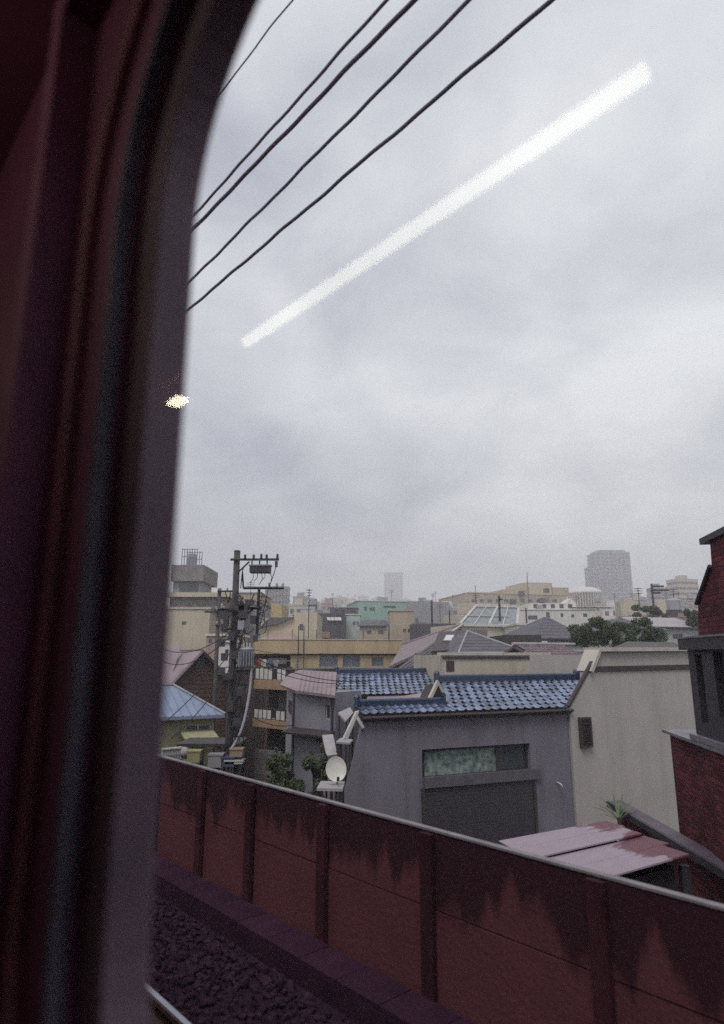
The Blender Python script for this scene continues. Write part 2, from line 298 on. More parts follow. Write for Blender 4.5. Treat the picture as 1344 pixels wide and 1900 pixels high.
# ------------------------------------------------------------------ the carriage we look out of
def carriage():
    c = trk('train_carriage', 'dark train carriage interior with rounded window frame in front of the view', 'train')
    INT = mat('carriage_lining', (.20, .055, .115), (.15, .042, .088), 3, rough=.6)
    GREY = mat('window_reveal', (.235, .155, .2), (.17, .112, .148), 4, rough=.55, streak=.35)
    DRK = mat('window_recess', (.25, .085, .17), (.18, .062, .125), 4, rough=.7)
    RUB = mat('ribbed_gasket', (.28, .25, .33), (.2, .18, .24), 12, rough=.5)
    RED = mat('red_trim', (.34, .13, .175), (.24, .095, .13), 4, rough=.5)
    # rounded window outline in the plane of the side wall; grows outward by o
    s_l, s_r, z_b, z_t, rad = .755, -.95, -.60, .895, .31
    def outline(o, n=14):
        pts = []
        for (cx, cz, a0) in ((s_l - rad, z_t - rad, 0), (s_r + rad, z_t - rad, 90), (s_r + rad, z_b + rad, 180), (s_l - rad, z_b + rad, 270)):
            for k in range(n + 1):
                a = R(a0 + 90 * k / n); pts.append((cx + (rad + o) * math.cos(a), cz + (rad + o) * math.sin(a)))
        return pts
    def ring(name, prof, m, parent=c):
        b = MB(); rows = [[(e, s, z) for s, z in outline(o)] for o, e in prof]; n = len(rows[0])
        for r_ in rows: b.v += r_
        for i in range(len(rows) - 1):
            for k in range(n):
                b.f.append((i * n + k, i * n + (k + 1) % n, (i + 1) * n + (k + 1) % n, (i + 1) * n + k))
        return b.build(name, m, parent, smooth=False)
    fr = ring('window_frame', [(.02, .352), (.004, .352), (0, .348), (0, .300), (.004, .296), (.06, .296)], GREY)
    ring('recess', [(.0601, .2955), (.061, .284), (.075, .284)], DRK, fr)
    gk = ring('gasket', [(.061, .2838), (.066, .281), (.066, .264), (.061, .262), (.075, .262)], RUB, fr)
    rb = MB()
    ol = outline(.0655, 40)
    acc = 0.0
    for k in range(len(ol)):
        (s, z), (s2, z2) = ol[k], ol[(k + 1) % len(ol)]; d = math.hypot(s2 - s, z2 - z); t = (.013 - acc)
        while t < d:
            a, b_ = s + (s2 - s) * t / d, z + (z2 - z) * t / d
            rb.box(.265, .2805, a - .004, a + .004, b_ - .003, b_ + .003); t += .013
        acc = d - (t - .013)
    rb.build('rib', RUB, gk)
    ring('surround', [(.0751, .2618), (.138, .2618)], DRK, fr)
    ring('trim', [(.138, .2616), (.138, .246), (.142, .242), (.16, .242)], RED, fr)
    # side wall, inner lining, around the rounded opening
    def holed(name, e, o, m, s0, s1, z0, z1):
        ol = outline(o); n = len(ol); b = MB(); b.v += [(e, s, z) for s, z in ol]
        for s, z in ol:
            cx, cz = (s_l + s_r) / 2, (z_b + z_t) / 2; ds, dz = s - cx, z - cz
            t = min((s1 - cx) / ds if ds > 0 else (s0 - cx) / ds if ds < 0 else 1e9, (z1 - cz) / dz if dz > 0 else (z0 - cz) / dz if dz < 0 else 1e9)
            b.v.append((e, cx + ds * t, cz + dz * t))
        for k in range(n): b.f.append((k, (k + 1) % n, n + (k + 1) % n, n + k))
        # corners of the rectangle
        for (s, z) in ((s1, z1), (s0, z1), (s0, z0), (s1, z0)):
            d = sorted(range(n, 2 * n), key=lambda i: (b.v[i][1] - s) ** 2 + (b.v[i][2] - z) ** 2)[:2]
            b.v.append((e, s, z)); b.f.append((d[0], d[1], len(b.v) - 1))
        return b.build(name, m, c)
    SA, SB, FZ, CZ = -7.0, 11.0, -1.55, 1.22
    holed('lining', .2415, .15, INT, SA, SB, FZ, CZ)
    EXT = mat('carriage_paint', (.25, .24, .25), rough=.4, metal=.4)
    holed('side_panel', .353, .018, EXT, SA, SB, -2.1, CZ + .25)
    b = MB().box(-2.35, .353, SA, SB, CZ, CZ + .25); b.build('ceiling', INT, c)
    MB().box(-2.35, .353, SA, SB, -2.1, FZ).build('floor', mat('carriage_floor', (.03, .025, .027), rough=.7), c)
    MB().box(-2.45, -2.351, SA, SB, -2.1, CZ + .25).build('far_side', INT, c)
    MB().box(-2.45, .353, SA - .1, SA - .001, -2.1, CZ + .25).build('end_wall', INT, c)
    MB().box(-2.45, .353, SB + .001, SB + .1, -2.1, CZ + .25).build('end_wall', INT, c)
    # inner sash with two sheets of glass: bare glass above, coated glass below
    sash = MB(); e0, e1 = .185, .2405
    for (a, d, z0, z1) in ((.93, .99, -.75, 1.06), (-1.19, -1.13, -.75, 1.06), (-1.13, .93, -.75, -.69), (-1.13, .93, 1.0, 1.06)): sash.box(e0, e1, a, d, z0, z1)
    so = sash.build('sash', DRK, c)
    zj = .155
    m = bpy.data.materials.new('bare_glass'); m.use_nodes = True; t = m.node_tree; nd = t.nodes; nd.clear()
    o_ = nd.new('ShaderNodeOutputMaterial'); mi = nd.new('ShaderNodeMixShader'); tb = nd.new('ShaderNodeBsdfTransparent'); gb = nd.new('ShaderNodeBsdfGlossy')
    gb.inputs['Roughness'].default_value = 0.025; tb.inputs['Color'].default_value = (1, 1, 1, 1)
    mi.inputs[0].default_value = .035; t.links.new(tb.outputs[0], mi.inputs[1]); t.links.new(gb.outputs[0], mi.inputs[2]); t.links.new(mi.outputs[0], o_.inputs['Surface'])
    m2 = bpy.data.materials.new('coated_glass'); m2.use_nodes = True; t = m2.node_tree; nd = t.nodes; nd.clear()
    o_ = nd.new('ShaderNodeOutputMaterial'); tb = nd.new('ShaderNodeBsdfTransparent'); tb.inputs['Color'].default_value = (.965, .965, .965, 1); t.links.new(tb.outputs[0], o_.inputs['Surface'])
    MB().add([(.2, -1.13, zj), (.2, .93, zj), (.2, .93, 1.0), (.2, -1.13, 1.0)], [(0, 1, 2, 3)]).build('pane', m, so)
    MB().add([(.2, -1.13, -.69), (.2, .93, -.69), (.2, .93, zj), (.2, -1.13, zj)], [(0, 1, 2, 3)]).build('pane', m2, so)
    # ceiling lamps, seen only as reflections in the glass
    def lampmat(name, col, st):
        m = bpy.data.materials.new(name); m.use_nodes = True; b = m.node_tree.nodes['Principled BSDF']
        b.inputs['Base Color'].default_value = (.8, .8, .8, 1); b.inputs['Emission Color'].default_value = (*col, 1); b.inputs['Emission Strength'].default_value = st; return m
    TUBE = lampmat('fluorescent_tube', (1.0, .94, .74), 6.6); WARM = lampmat('warm_lamp', (1.0, .86, .62), 30.0)
    hold = MB().box(-.63, -.55, .30, 1.76, 1.06, CZ - .001).build('lamp_housing', INT, c)
    MB().tube([(-.59, .37, 1.0), (-.59, 1.70, 1.0)], .018, 12).build('tube', TUBE, hold)
    MB().box(-.60, -.58, .33, .36, .985, 1.06).build('socket', DRK, hold); MB().box(-.60, -.58, 1.71, 1.74, .985, 1.06).build('socket', DRK, hold)
    h2 = MB().box(-.70, -.58, 2.18, 2.42, 1.06, CZ - .001).build('lamp_housing', INT, c)
    MB().box(-.665, -.615, 2.26, 2.35, .985, 1.0).build('lens', WARM, h2)
    MB().box(-.655, -.625, 2.27, 2.34, 1.0, 1.06).build('stem', DRK, h2)
carriage()

# overhead feeder wires along the line
WIRE = mat('wire', (.22, .21, .28), rough=.6)
for nm, x, z, r, lab in (('a', 3.77, 5.0, .021, 'thick overhead feeder cable, lowest of the parallel bundle beside the track'), ('b', 3.40, 5.05, .019, 'overhead feeder cable second from the lowest of the bundle'),
                         ('c', 2.96, 5.0, .023, 'thicker of the close pair of overhead cables'), ('d', 2.82, 5.0, .016, 'thinner of the close pair of overhead cables'), ('e', 2.25, 5.0, .007, 'thin solitary overhead wire above the close cable pair')):
    ph = random.random() * 6; pts = []
    for k in range(260):
        s = -3 + k * .11
        if s > 22: s = 22 + (k - 227) * 1.0
        dzb = {'b': .05 * (s - 5) * .9, 'd': .02 * (s - 4)}.get(nm, 0)
        pts.append((x + .004 * math.sin(s * 4.3 + ph) + .003 * math.sin(s * 11 + 2 * ph) + (dzb * .7), s, z + .004 * math.sin(s * 5.1 + ph * 2)))
    wr = MB().tube(pts, r, 6).build('feeder_cable', WIRE, smooth=True); place_trk(wr); tag(wr, lab, 'cable')

# ------------------------------------------------------------------ red brick house at the viaduct's edge
def brick_mat():
    m = bpy.data.materials.new('red_brick'); m.use_nodes = True; t = m.node_tree; nd = t.nodes; lk = t.links; b = nd['Principled BSDF']; b.inputs['Roughness'].default_value = .85; b.inputs['Specular IOR Level'].default_value = .12
    tc = nd.new('ShaderNodeTexCoord'); sx = nd.new('ShaderNodeSeparateXYZ'); lk.new(tc.outputs['Object'], sx.inputs[0])
    ad = nd.new('ShaderNodeMath'); lk.new(sx.outputs['X'], ad.inputs[0]); lk.new(sx.outputs['Y'], ad.inputs[1])
    cb = nd.new('ShaderNodeCombineXYZ'); lk.new(ad.outputs[0], cb.inputs[0]); lk.new(sx.outputs['Z'], cb.inputs[1])
    br = nd.new('ShaderNodeTexBrick'); lk.new(cb.outputs[0], br.inputs['Vector']); br.inputs['Scale'].default_value = 1.0
    br.inputs['Brick Width'].default_value = .23; br.inputs['Row Height'].default_value = .075; br.inputs['Mortar Size'].default_value = .006; br.inputs['Mortar Smooth'].default_value = .3
    br.inputs['Color1'].default_value = (.19, .05, .06, 1); br.inputs['Color2'].default_value = (.085, .027, .036, 1); br.inputs['Mortar'].default_value = (.04, .016, .026, 1)
    no = nd.new('ShaderNodeTexNoise'); no.inputs['Scale'].default_value = 1.4; no.inputs['Detail'].default_value = 7; lk.new(tc.outputs['Object'], no.inputs['Vector'])
    mx = nd.new('ShaderNodeMix'); mx.data_type = 'RGBA'; mx.blend_type = 'MULTIPLY'; mx.inputs['Factor'].default_value = .7; lk.new(br.outputs['Color'], mx.inputs['A'])
    cr = nd.new('ShaderNodeValToRGB'); cr.color_ramp.elements[0].position = .35; cr.color_ramp.elements[0].color = (.45, .42, .46, 1); cr.color_ramp.elements[1].position = .62
    lk.new(no.outputs['Fac'], cr.inputs[0]); lk.new(cr.outputs[0], mx.inputs['B']); lk.new(mx.outputs['Result'], b.inputs['Base Color'])
    bp = nd.new('ShaderNodeBump'); bp.inputs['Strength'].default_value = .6; bp.inputs['Distance'].default_value = .012; bp.invert = True; lk.new(br.outputs['Fac'], bp.inputs['Height']); lk.new(bp.outputs[0], b.inputs['Normal'])
    return m
BRICK = brick_mat()
FLASH = mat('flashing', (.25, .235, .26), (.17, .16, .18), 6, rough=.5, metal=.3)
DKCLAD = mat('dark_cladding', (.05, .042, .052), (.035, .03, .038), 2, rough=.6, streak=.3)
rb = Bld('brick_house', 'dark red brick house with flared upper wall beside the tan house', 'house', 1232, 12, 1505, 7)
zl = rb.hit(1232, 1356)[1]
rb.wall(0, 5.6, 0, zl, 5, BRICK, name='wall')
rb.coping(FLASH, zl, 5, .05, .1, 0, 5.6)
# upper storey: window bay, ledge, flared brick above
u1 = rb.hit(1286, 1300)[0]; zt = rb.hit(1290, 1206)[1]; zl2 = rb.hit(1290, 1181)[1]
rb.win(1289, 1214, 1316, 1345, DKCLAD, GLASS2, 1); rb.win(1322, 1208, 1362, 1336, DKCLAD, GLASS2, 1)
rb.wall(u1, 5.6, zl + .052, zt, 4.5, DKCLAD, name='window_bay')
rb.box('skirt_flashing', FLASH, u1 - .06, 5.66, -.09, -.002, zl + .06, zl + .14)
ul = rb.hit(1272, 1180)[0]
rb.box('ledge', DKCLAD, u1 - .05, 5.7, -.12, 4.6, zt + .002, zl2 - .03); rb.box('ledge_flashing', FLASH, u1 - .07, 5.72, -.14, 4.62, zl2 - .028, zl2)
pts = [rb.hit(*q) for q in ((1294, 1180), (1293, 1120), (1318, 1050), (1315, 1003))]
pts[0] = (pts[0][0], zl2 + .003)
pg = pts + [(5.6, pts[-1][1]), (5.6, zl2 + .003)]
MB().prism(pg, .02, 4.2).build('upper_wall', BRICK, rb.root)
a = rb.hit(1301, 1000)
MB().slab([(a[0], -.03, a[1]), (5.8, -.03, a[1] + .04), (5.8, 4.6, a[1] + .04), (a[0], 4.6, a[1])], .09).build('roof', DKCLAD, rb.root)
e = [pts[1], pts[2], pts[3]]
MB().tube([(pts[1][0] - .01, .0, pts[1][1]), (pts[2][0] - .01, .0, pts[2][1])], .035, 6).build('edge_trim', DKCLAD, rb.root)
# low brick annexe with a pent roof running along its foot
an = thing('brick_annexe', 'low red brick annexe with lilac grey metal pent roof below the brick house', 'annexe', (0, 0, 0))
MB().box(5.18, 5.45, 8.2, 13.9, 0, 5.02).build('wall', BRICK, an)
PENT = mat('pent_roof_metal', (.12, .09, .12), (.08, .06, .08), 3, rough=.5, metal=.2)
MB().slab([(5.06, 8.0, 5.07), (5.06, 14.1, 5.07), (5.3, 14.1, 5.1), (5.3, 8.0, 5.1)], .05).build('roof', PENT, an)
MB().box(5.0, 5.058, 8.0, 14.1, 4.97, 5.08).build('fascia', DKCLAD, an)

# lean-to with old painted sheet roof
def leanto_mat():
    m = bpy.data.materials.new('peeling_sheet_roof'); m.use_nodes = True; t = m.node_tree; nd = t.nodes; lk = t.links; b = nd['Principled BSDF']; b.inputs['Roughness'].default_value = .55
    ge = nd.new('ShaderNodeNewGeometry'); no = nd.new('ShaderNodeTexNoise'); no.inputs['Scale'].default_value = 1.6; no.inputs['Detail'].default_value = 5; no.inputs['Roughness'].default_value = .55; lk.new(ge.outputs['Position'], no.inputs['Vector'])
    sp_ = nd.new('ShaderNodeSeparateXYZ'); lk.new(ge.outputs['Position'], sp_.inputs[0])
    a = nd.new('ShaderNodeMath'); a.operation = 'MULTIPLY_ADD'; a.inputs[1].default_value = 1.6; lk.new(no.outputs['Fac'], a.inputs[0]); lk.new(sp_.outputs['X'], a.inputs[2])
    r = nd.new('ShaderNodeMapRange'); r.inputs['From Min'].default_value = 4.5; r.inputs['From Max'].default_value = 4.62; lk.new(a.outputs[0], r.inputs['Value'])
    n2 = nd.new('ShaderNodeTexNoise'); n2.inputs['Scale'].default_value = 5; n2.inputs['Detail'].default_value = 6; lk.new(ge.outputs['Position'], n2.inputs['Vector'])
    m1 = nd.new('ShaderNodeMix'); m1.data_type = 'RGBA'; m1.inputs['A'].default_value = (.35, .28, .335, 1); m1.inputs['B'].default_value = (.275, .215, .265, 1); lk.new(n2.outputs['Fac'], m1.inputs['Factor'])
    m2 = nd.new('ShaderNodeMix'); m2.data_type = 'RGBA'; m2.inputs['B'].default_value = (.13, .042, .06, 1); lk.new(m1.outputs['Result'], m2.inputs['A']); lk.new(r.outputs[0], m2.inputs['Factor'])
    lk.new(m2.outputs['Result'], b.inputs['Base Color']); return m
SHEET = leanto_mat()
lt = thing('lean_to', 'lean-to shed with peeling pale pink and maroon sheet roof beyond the red wall', 'shed')
Q, Rr, P_, S_ = at(1118, 1524, 11.4), at(1282, 1590, 8.6), at(925, 1560, 12.0), at(1060, 1652, 8.9)
for k in range(4):
    f0, f1 = k / 4, (k + 1) / 4 + .015
    a, b_, c_, d_ = [p.copy() for p in (P_.lerp(S_, f0), Q.lerp(Rr, f0), Q.lerp(Rr, f1), P_.lerp(S_, f1))]
    a.z += .025 * (k % 2); b_.z += .025 * (k % 2) ; c_.z += .03 + .02 * (k % 2); d_.z += .03 + .02 * (k % 2)
    j = random.uniform(-.1, .1); d0 = (b_ - a).normalized(); b_ += d0 * j; c_ += d0 * j
    MB().slab([a, b_, c_, d_], .02).build('roof_sheet', SHEET, lt)
for (q, h) in ((P_, .1), (Q, .1), (Rr, .1), (S_, .1)):
    c_ = P_.lerp(Rr, .5); v = q.lerp(c_, .06)
    MB().box(v.x - .05, v.x + .05, v.y - .05, v.y + .05, 0, v.z - .1).build('post', DKCLAD, lt)
f = [P_.lerp(Rr, .07), Q.lerp(S_, .07), Rr.lerp(P_, .07), S_.lerp(Q, .07)]
b = MB()
for i in range(4):
    p, q = f[i], f[(i + 1) % 4]; b.add([(p.x, p.y, 0), (q.x, q.y, 0), (q.x, q.y, q.z - .13), (p.x, p.y, p.z - .13)], [(0, 1, 2, 3)])
b.build('side_wall', DKCLAD, lt)

# ------------------------------------------------------------------ grey house with blue glazed tiles
GREYW = mat('grey_render', (.19, .175, .215), (.165, .15, .185), .9, rough=.85, streak=.5, bump=.25, bscale=60)
TAN = mat('tan_render', (.43, .40, .375), (.38, .355, .335), .7, rough=.85, streak=.2, bump=.2, bscale=60)
DKB = mat('dark_brown_trim', (.045, .033, .036), (.06, .045, .048), 3, rough=.6)
TILE = mat('blue_glazed_tile', (.125, .165, .275), (.20, .23, .33), 4, rough=.27, metal=.5, rand=.45, spec=.7, coat=.5)
TILE2 = mat('dark_blue_glazed_ridge', (.022, .036, .08), (.034, .05, .1), 4, rough=.28, spec=.6, coat=.3)
def tile_mesh(w, l, h, m):
    """one pantile: valley and raised roll across x, length along y, thick front lip"""
    xs = (0, .12, .28, .48, .64, .76, .88, 1.0); hz = (.55, .22, .05, 0, .12, .62, 1.0, .55); b = MB(); n = len(xs)
    ov = l * 1.18
    for yy, lift in ((0, .028), (ov, 0)):
        b.v += [(x * w, yy, z * h + lift) for x, z in zip(xs, hz)]
    b.v += [(x * w, .004, z * h + .002) for x, z in zip(xs, hz)]
    for i in range(n - 1):
        b.f.append((i, i + 1, n + i + 1, n + i)); b.f.append((2 * n + i, 2 * n + i + 1, i + 1, i))
    return b.mesh('tile', m, fix=False)
def tiled_roof(bl, u0, u1, y0, z0, y1, z1, cols, rows, m, h=.035, sh=0.0, lim=None):
    """sloping deck from the eave line (y0,z0) to the ridge (y1,z1) carrying tiles one by one"""
    la, lb = (min(u1, lim[0]), min(u1 + sh, lim[1])) if lim else (u1, u1 + sh)
    deck = MB().slab([(u0, y0, z0), (la, y0, z0), (lb, y1, z1), (u0 + sh, y1, z1)], .09).build('roof', DKB, bl.root)
    sl = math.hypot(y1 - y0, z1 - z0); an_ = math.atan2(z1 - z0, y1 - y0); w = (u1 - u0) / cols; l = sl / rows
    me = tile_mesh(w, l, h, m)
    for r_ in range(rows):
        for c_ in range(cols):
            x = u0 + c_ * w; t = r_ * l
            x += sh * t / sl
            if lim and x + w * .4 > lim[0] + (lim[1] - lim[0]) * t / sl: continue
            y = y0 + math.cos(an_) * t; z = z0 + math.sin(an_) * t
            link('tile', me, deck, (x, y - .02 * (r_ == 0), z + .006), (an_ + random.uniform(-.03, .03), random.uniform(-.03, .03), random.uniform(-.02, .02)))
    return deck
def ridge(bl, u0, u1, y, z, m, r=.07, parent=None):
    o = MB().box(u0, u1, y - .11, y + .11, z - .05, z + .05).box(u0 - .01, u1 + .01, y - .085, y + .085, z + .05, z + .1).build('ridge_course', m, parent or bl.root)
    b = MB()
    n = max(3, int((u1 - u0) / .3))
    for k in range(n):
        a, c_ = u0 + (u1 - u0) * k / n, u0 + (u1 - u0) * (k + 1) / n
        b.tube([(a, y, z + .11), (c_ + .02, y, z + .11)], r, 10, r * .93)
    b.build('ridge_cap', m, o, smooth=False)
    for a in (u0 - .05, u1 - .02):
        MB().prism([(a, z - .06), (a + .07, z - .06), (a + .07, z + .22), (a + .035, z + .29), (a, z + .22)], y - .13, y + .13).build('ridge_end', m, o)

gh = Bld('grey_house', 'dark grey rendered house with blue glazed tile roof and long low window', 'house', 655, 17.0, 1062, 19.5, 1400)
uTL = gh.hit(676, 1330)[0]; zE = gh.hit(676, 1330)[1]
W = gh.w
gh.win(783, 1391, 986, 1431, DKB, None, 0, .16)
h0 = gh.rect(783, 1460, 997, 1600)
# facade with slanted left flank
wi = gh.wins; gh.wins = wi
gh.wall(uTL, W, 0, zE, 7.5, GREYW, shear=.42)
uBL = gh.hit(632, 1500)[0]; zBL = gh.hit(632, 1500)[1]
k_ = (uTL - uBL) / (zE - zBL)
MB().add([(uTL - .001, 0, 0), (uTL - .001, 0, zE), (uTL - k_ * zE, 0, 0), (uTL + 3.15, 7.5, 0), (uTL + 3.15, 7.5, zE), (uTL + 3.15 - k_ * zE, 7.5, 0)], [(0, 2, 1), (3, 4, 5), (1, 2, 5, 4), (0, 3, 5, 2)]).build('flank_wall', GREYW, gh.root)
# patterned half of the window, foliage reflection painted into its glass, and dark half
REFLGLASS = mat('patterned_reflection_glass', (.06, .085, .085), (.30, .36, .34), 5.5, rough=.3, spec=.5, detail=7)
fx = gh.rect(787, 1395, 921, 1430, .16)
MB().box(fx[0], fx[1], .155, .165, fx[2], fx[3]).build('patterned_reflection_pane', REFLGLASS, gh.root)
MB().box(fx[1] + .002, fx[1] + .06, .13, .17, fx[2], fx[3]).build('mullion', DKB, gh.root)
# shutter below: box hood, guide rails, slats
HOOD = mat('shutter_hood', (.12, .11, .13), (.09, .085, .1), 3, rough=.6)
SLAT = mat('shutter_slat', (.055, .045, .058), (.045, .037, .048), 2, rough=.55)
hd = gh.rect(785, 1442, 1000, 1444)
sh = MB().box(hd[0], hd[1], -.1, -.002, hd[2], hd[3]).build('shutter_hood', HOOD, gh.root)
b = MB()
MB().box(h0[0] - .02, h0[0] + .06, -.06, -.003, 0, hd[2] - .003).build('guide_rail', DKB, gh.root); MB().box(h0[1] - .02, h0[1] + .06, -.06, -.003, 0, hd[2] - .003).build('guide_rail', DKB, gh.root)
z = hd[2] - .09
slat = MB().prism([(0, 0), (h0[1] - h0[0] - .09, 0), (h0[1] - h0[0] - .09, .082), (0, .082)], -.03, -.003).mesh('slat', SLAT)
while z > .2:
    link('slat', slat, gh.root, (h0[0] + .065, random.uniform(-.003, .0), z)); z -= .086
# little white lamp bracket
lx, lz = gh.hit(1034, 1460)
MB().tube([(lx, -.01, lz + .12), (lx + .02, -.14, lz + .1), (lx + .07, -.17, lz)], .022, 8).build('vent_spout', WHITE, gh.root, smooth=True)
# main roof, ridge behind
uR0 = gh.hit(834, 1318)[0]
zE2 = zE + .02
run = 2.05
uL_, zR = gh.hit(814, 1259, run); uRr = gh.hit(1068, 1247, run)[0]
eL = gh.hit(836, 1318, -.22)[0]; eR = gh.hit(1052, 1308, -.22)[0]; wd = max(eR - eL, uRr - uL_)
tiled_roof(gh, eL, eL + wd, -.12, zE2 + .03, run, zR - .12, 19, 8, TILE, .05, sh=uL_ - eL, lim=(eR, gh.hit(1092, 1250, run)[0]))
ridge(gh, uL_ - .05, uRr + .02, run, zR - .06, TILE2)
MB().slab([(uL_, run + .01, zR - .12), (uRr, run + .01, zR - .12), (uRr + .8, run + 2.3, zE2 + .03), (uL_ + .8, run + 2.3, zE2 + .03)], .09).build('rear_roof', TILE2, gh.root)
CREAMW = mat('cream_paint', (.56, .53, .44), (.45, .42, .35), 3, rough=.7, streak=.3)
# dormer-like little gable in front of it
a0 = gh.hit(789, 1300, .6)[0]; a1 = gh.hit(836, 1300, .6)[0]; am = (a0 + a1) / 2; zp = gh.hit(812, 1262, .6)[1]; zb_ = gh.hit(812, 1308, .6)[1]
for (x0, x1) in ((a0, am), (a1, am)):
    MB().prism([(x0, zb_), (x1, zp), (x1, zp - .14), (x0 + (.1 if x0 < am else -.1), zb_)], .55, .67).build('gable_board', CREAMW, gh.root)
MB().prism([(a0 + .1, zb_), (a1 - .1, zb_), (am, zp - .14)], .61, 1.3).build('gable_panel', DKB, gh.root)
# lower lean roof to its side: two courses of tiles and own ridge
tiled_roof(gh, uTL - .12, uR0 - .02, -.12, zE2 + .03, .38, zE2 + .20, 11, 2, TILE, .045)
ridge(gh, uTL - .02, uR0 + .02, .42, zE2 + .22, TILE2, .055)
MB().box(uTL - .1, W, -.11, -.05, zE - .1, zE + .01).build('eave_board', DKB, gh.root)
MB().tube([(uTL - .1, -.17, zE - .02), (W, -.17, zE - .02)], .045, 8).build('gutter', DKB, gh.root)
# barge board of the flank gable
q0, q1 = gh.hit(664, 1322), gh.hit(640, 1372)
MB().prism([(q0[0] - .08, q0[1] + .03), (q0[0], q0[1] + .05), (q1[0] + .03, q1[1]), (q1[0] - .09, q1[1])], -.12, -.02).build('barge_board', WHITE, gh.root)
MB().prism([(q0[0] - .05, q0[1] - .05), (q0[0] + .14, q0[1] - .35), (q0[0] + .08, q0[1] - .38), (q0[0] - .1, q0[1] - .12)], -.12, -.02).build('barge_board', WHITE, gh.root)

# ------------------------------------------------------------------ tan house alongside
th = Bld('tan_house', 'pale tan rendered house with sloped corner and small dark side window', 'house', 1063, 19.4, 1330, 21.9, 1400)
pv = [th.hit(*q) for q in ((1057, 1312), (1113, 1209), (1284, 1203))]
Wt = th.w + .4
MB().prism([(.0, 0), (.0, pv[0][1]), (pv[1][0], pv[1][1]), (Wt, pv[1][1] + .03), (Wt, 0)], .0, .2).build('wall', TAN, th.root)
MB().box(pv[1][0] + 2.2, Wt - .05, .202, 6, 0, pv[1][1] - .1).build('rear_wing', TAN, th.root)
TRIMW = mat('pale_coping', (.52, .48, .43), (.43, .4, .36), 3, rough=.7, streak=.4)
def strip(bl, name, m, a, b_, t, y0, y1, dn=0):
    d = Vector((b_[0] - a[0], b_[1] - a[1])).normalized(); n_ = Vector((-d.y, d.x)) * t
    return MB().prism([(a[0], a[1] - dn), (b_[0], b_[1] - dn), (b_[0] + n_.x, b_[1] + n_.y - dn), (a[0] + n_.x, a[1] + n_.y - dn)], y0, y1).build(name, m, bl.root)
strip(th, 'sloped_trim', DKB, pv[0], (pv[1][0] - .02, pv[1][1] - .02), .07, -.03, .1)
strip(th, 'coping', TRIMW, (pv[1][0] - .1, pv[1][1] + .005), (Wt + .1, pv[1][1] + .035), .12, -.14, .55)
bd = [th.hit(1104, 1246), th.hit(1284, 1236)]
strip(th, 'dark_band', DKB, (pv[1][0] - .28, bd[0][1]), (Wt, bd[0][1] + .04), .15, -.045, -.002)
strip(th, 'sloped_coping', TRIMW, (pv[1][0] - .42, pv[1][1] - .62), (pv[1][0] - .04, pv[1][1] + .0), .1, -.12, .5)
r_ = th.rect(1072, 1331, 1096, 1385)
fo = MB().box(r_[0], r_[1], -.12, -.002, r_[2], r_[3]).build('window_box', DKB, th.root)
MB().box(r_[0] + .05, r_[1] - .05, -.127, -.121, r_[2] + .05, r_[3] - .05).build('pane', BLACK, fo)
for k in range(1, 5): MB().box(r_[0] + .05, r_[1] - .05, -.135, -.1275, r_[2] + .05 + k * .15, r_[2] + .065 + k * .15).build('louvre', DKB, fo)

# ------------------------------------------------------------------ roofs behind the grey house
TERRA = mat('brown_plaster', (.22, .16, .12), (.17, .12, .095), 1.5, rough=.85, streak=.4)
bh = Bld('blue_roof_house', 'older house behind the grey one with paler blue glazed tile roof', 'house', 628, 26.2, 822, 27.6)
z0_ = bh.hit(636, 1291)[1]; z1_ = bh.hit(632, 1247, 2.2)[1]
bsh = bh.hit(630, 1247, 2.2)[0]
tiled_roof(bh, -.05, bh.w + .1, -.15, z0_ + .02, 2.2, z1_ - .05, 17, 8, TILE, .045, sh=bsh)
ridge(bh, bsh - .1, bh.w + bsh, 2.2, z1_ - .02, TILE2)
MB().slab([(bsh, 2.21, z1_ - .06), (bh.w + bsh, 2.21, z1_ - .06), (bh.w + bsh, 4.6, z0_), (bsh + .6, 4.6, z0_)], .09).build('rear_roof', TILE2, bh.root)
bh.win(650, 1297, 690, 1312, ALU, GLASS2, 1)
bh.wall(.25, bh.w, 0, z0_ - .08, 4.4, TERRA, shear=.2)
MB().add([(.1, .0, z0_ - .05), (.1 + bsh, 2.2, z1_ - .12), (.1 + 2 * bsh, 4.4, z0_ - .05)], [(0, 1, 2)]).build('gable_wall', CREAMW, bh.root)
MB().add([(-.1, -.2, z0_ - .12), (-.02, -.2, z0_ - .12), (bsh - .02, 2.2, z1_ - .2), (bsh - .1, 2.2, z1_ - .2), (-.1, -.2, z0_ + .02), (-.02, -.2, z0_ + .02), (bsh - .02, 2.2, z1_ - .04), (bsh - .1, 2.2, z1_ - .04)],
         [(0, 3, 2, 1), (4, 5, 6, 7), (0, 1, 5, 4), (1, 2, 6, 5), (2, 3, 7, 6), (3, 0, 4, 7)]).build('barge_board', CREAMW, bh.root)
PINKR = mat('faded_pink_roof', (.30, .235, .25), (.235, .185, .2), 1.2, rough=.75, streak=.2)
MAUVE = mat('mauve_roof', (.235, .19, .205), (.18, .145, .16), 1.5, rough=.8)
SLATE = mat('slate_roof', (.085, .08, .095), (.115, .105, .125), 2.5, rough=.75)
# small pink porch roof under the blue eaves
pr = thing('porch_roof', 'small faded pink sheet roof tucked below the paler blue tiles', 'roof')
a, b_, c_, d_ = at(690, 1300, 24.6), at(800, 1283, 25.6), at(832, 1292, 25.0), at(740, 1312, 23.9)
MB().slab([a, b_, c_, d_], .06).build('sheet', PINKR, pr)
for q in (a, b_, c_, d_): MB().box(q.x * .98 - .04, q.x * .98 + .04, q.y - .04, q.y + .04, 0, q.z - .08).build('post', DKB, pr)

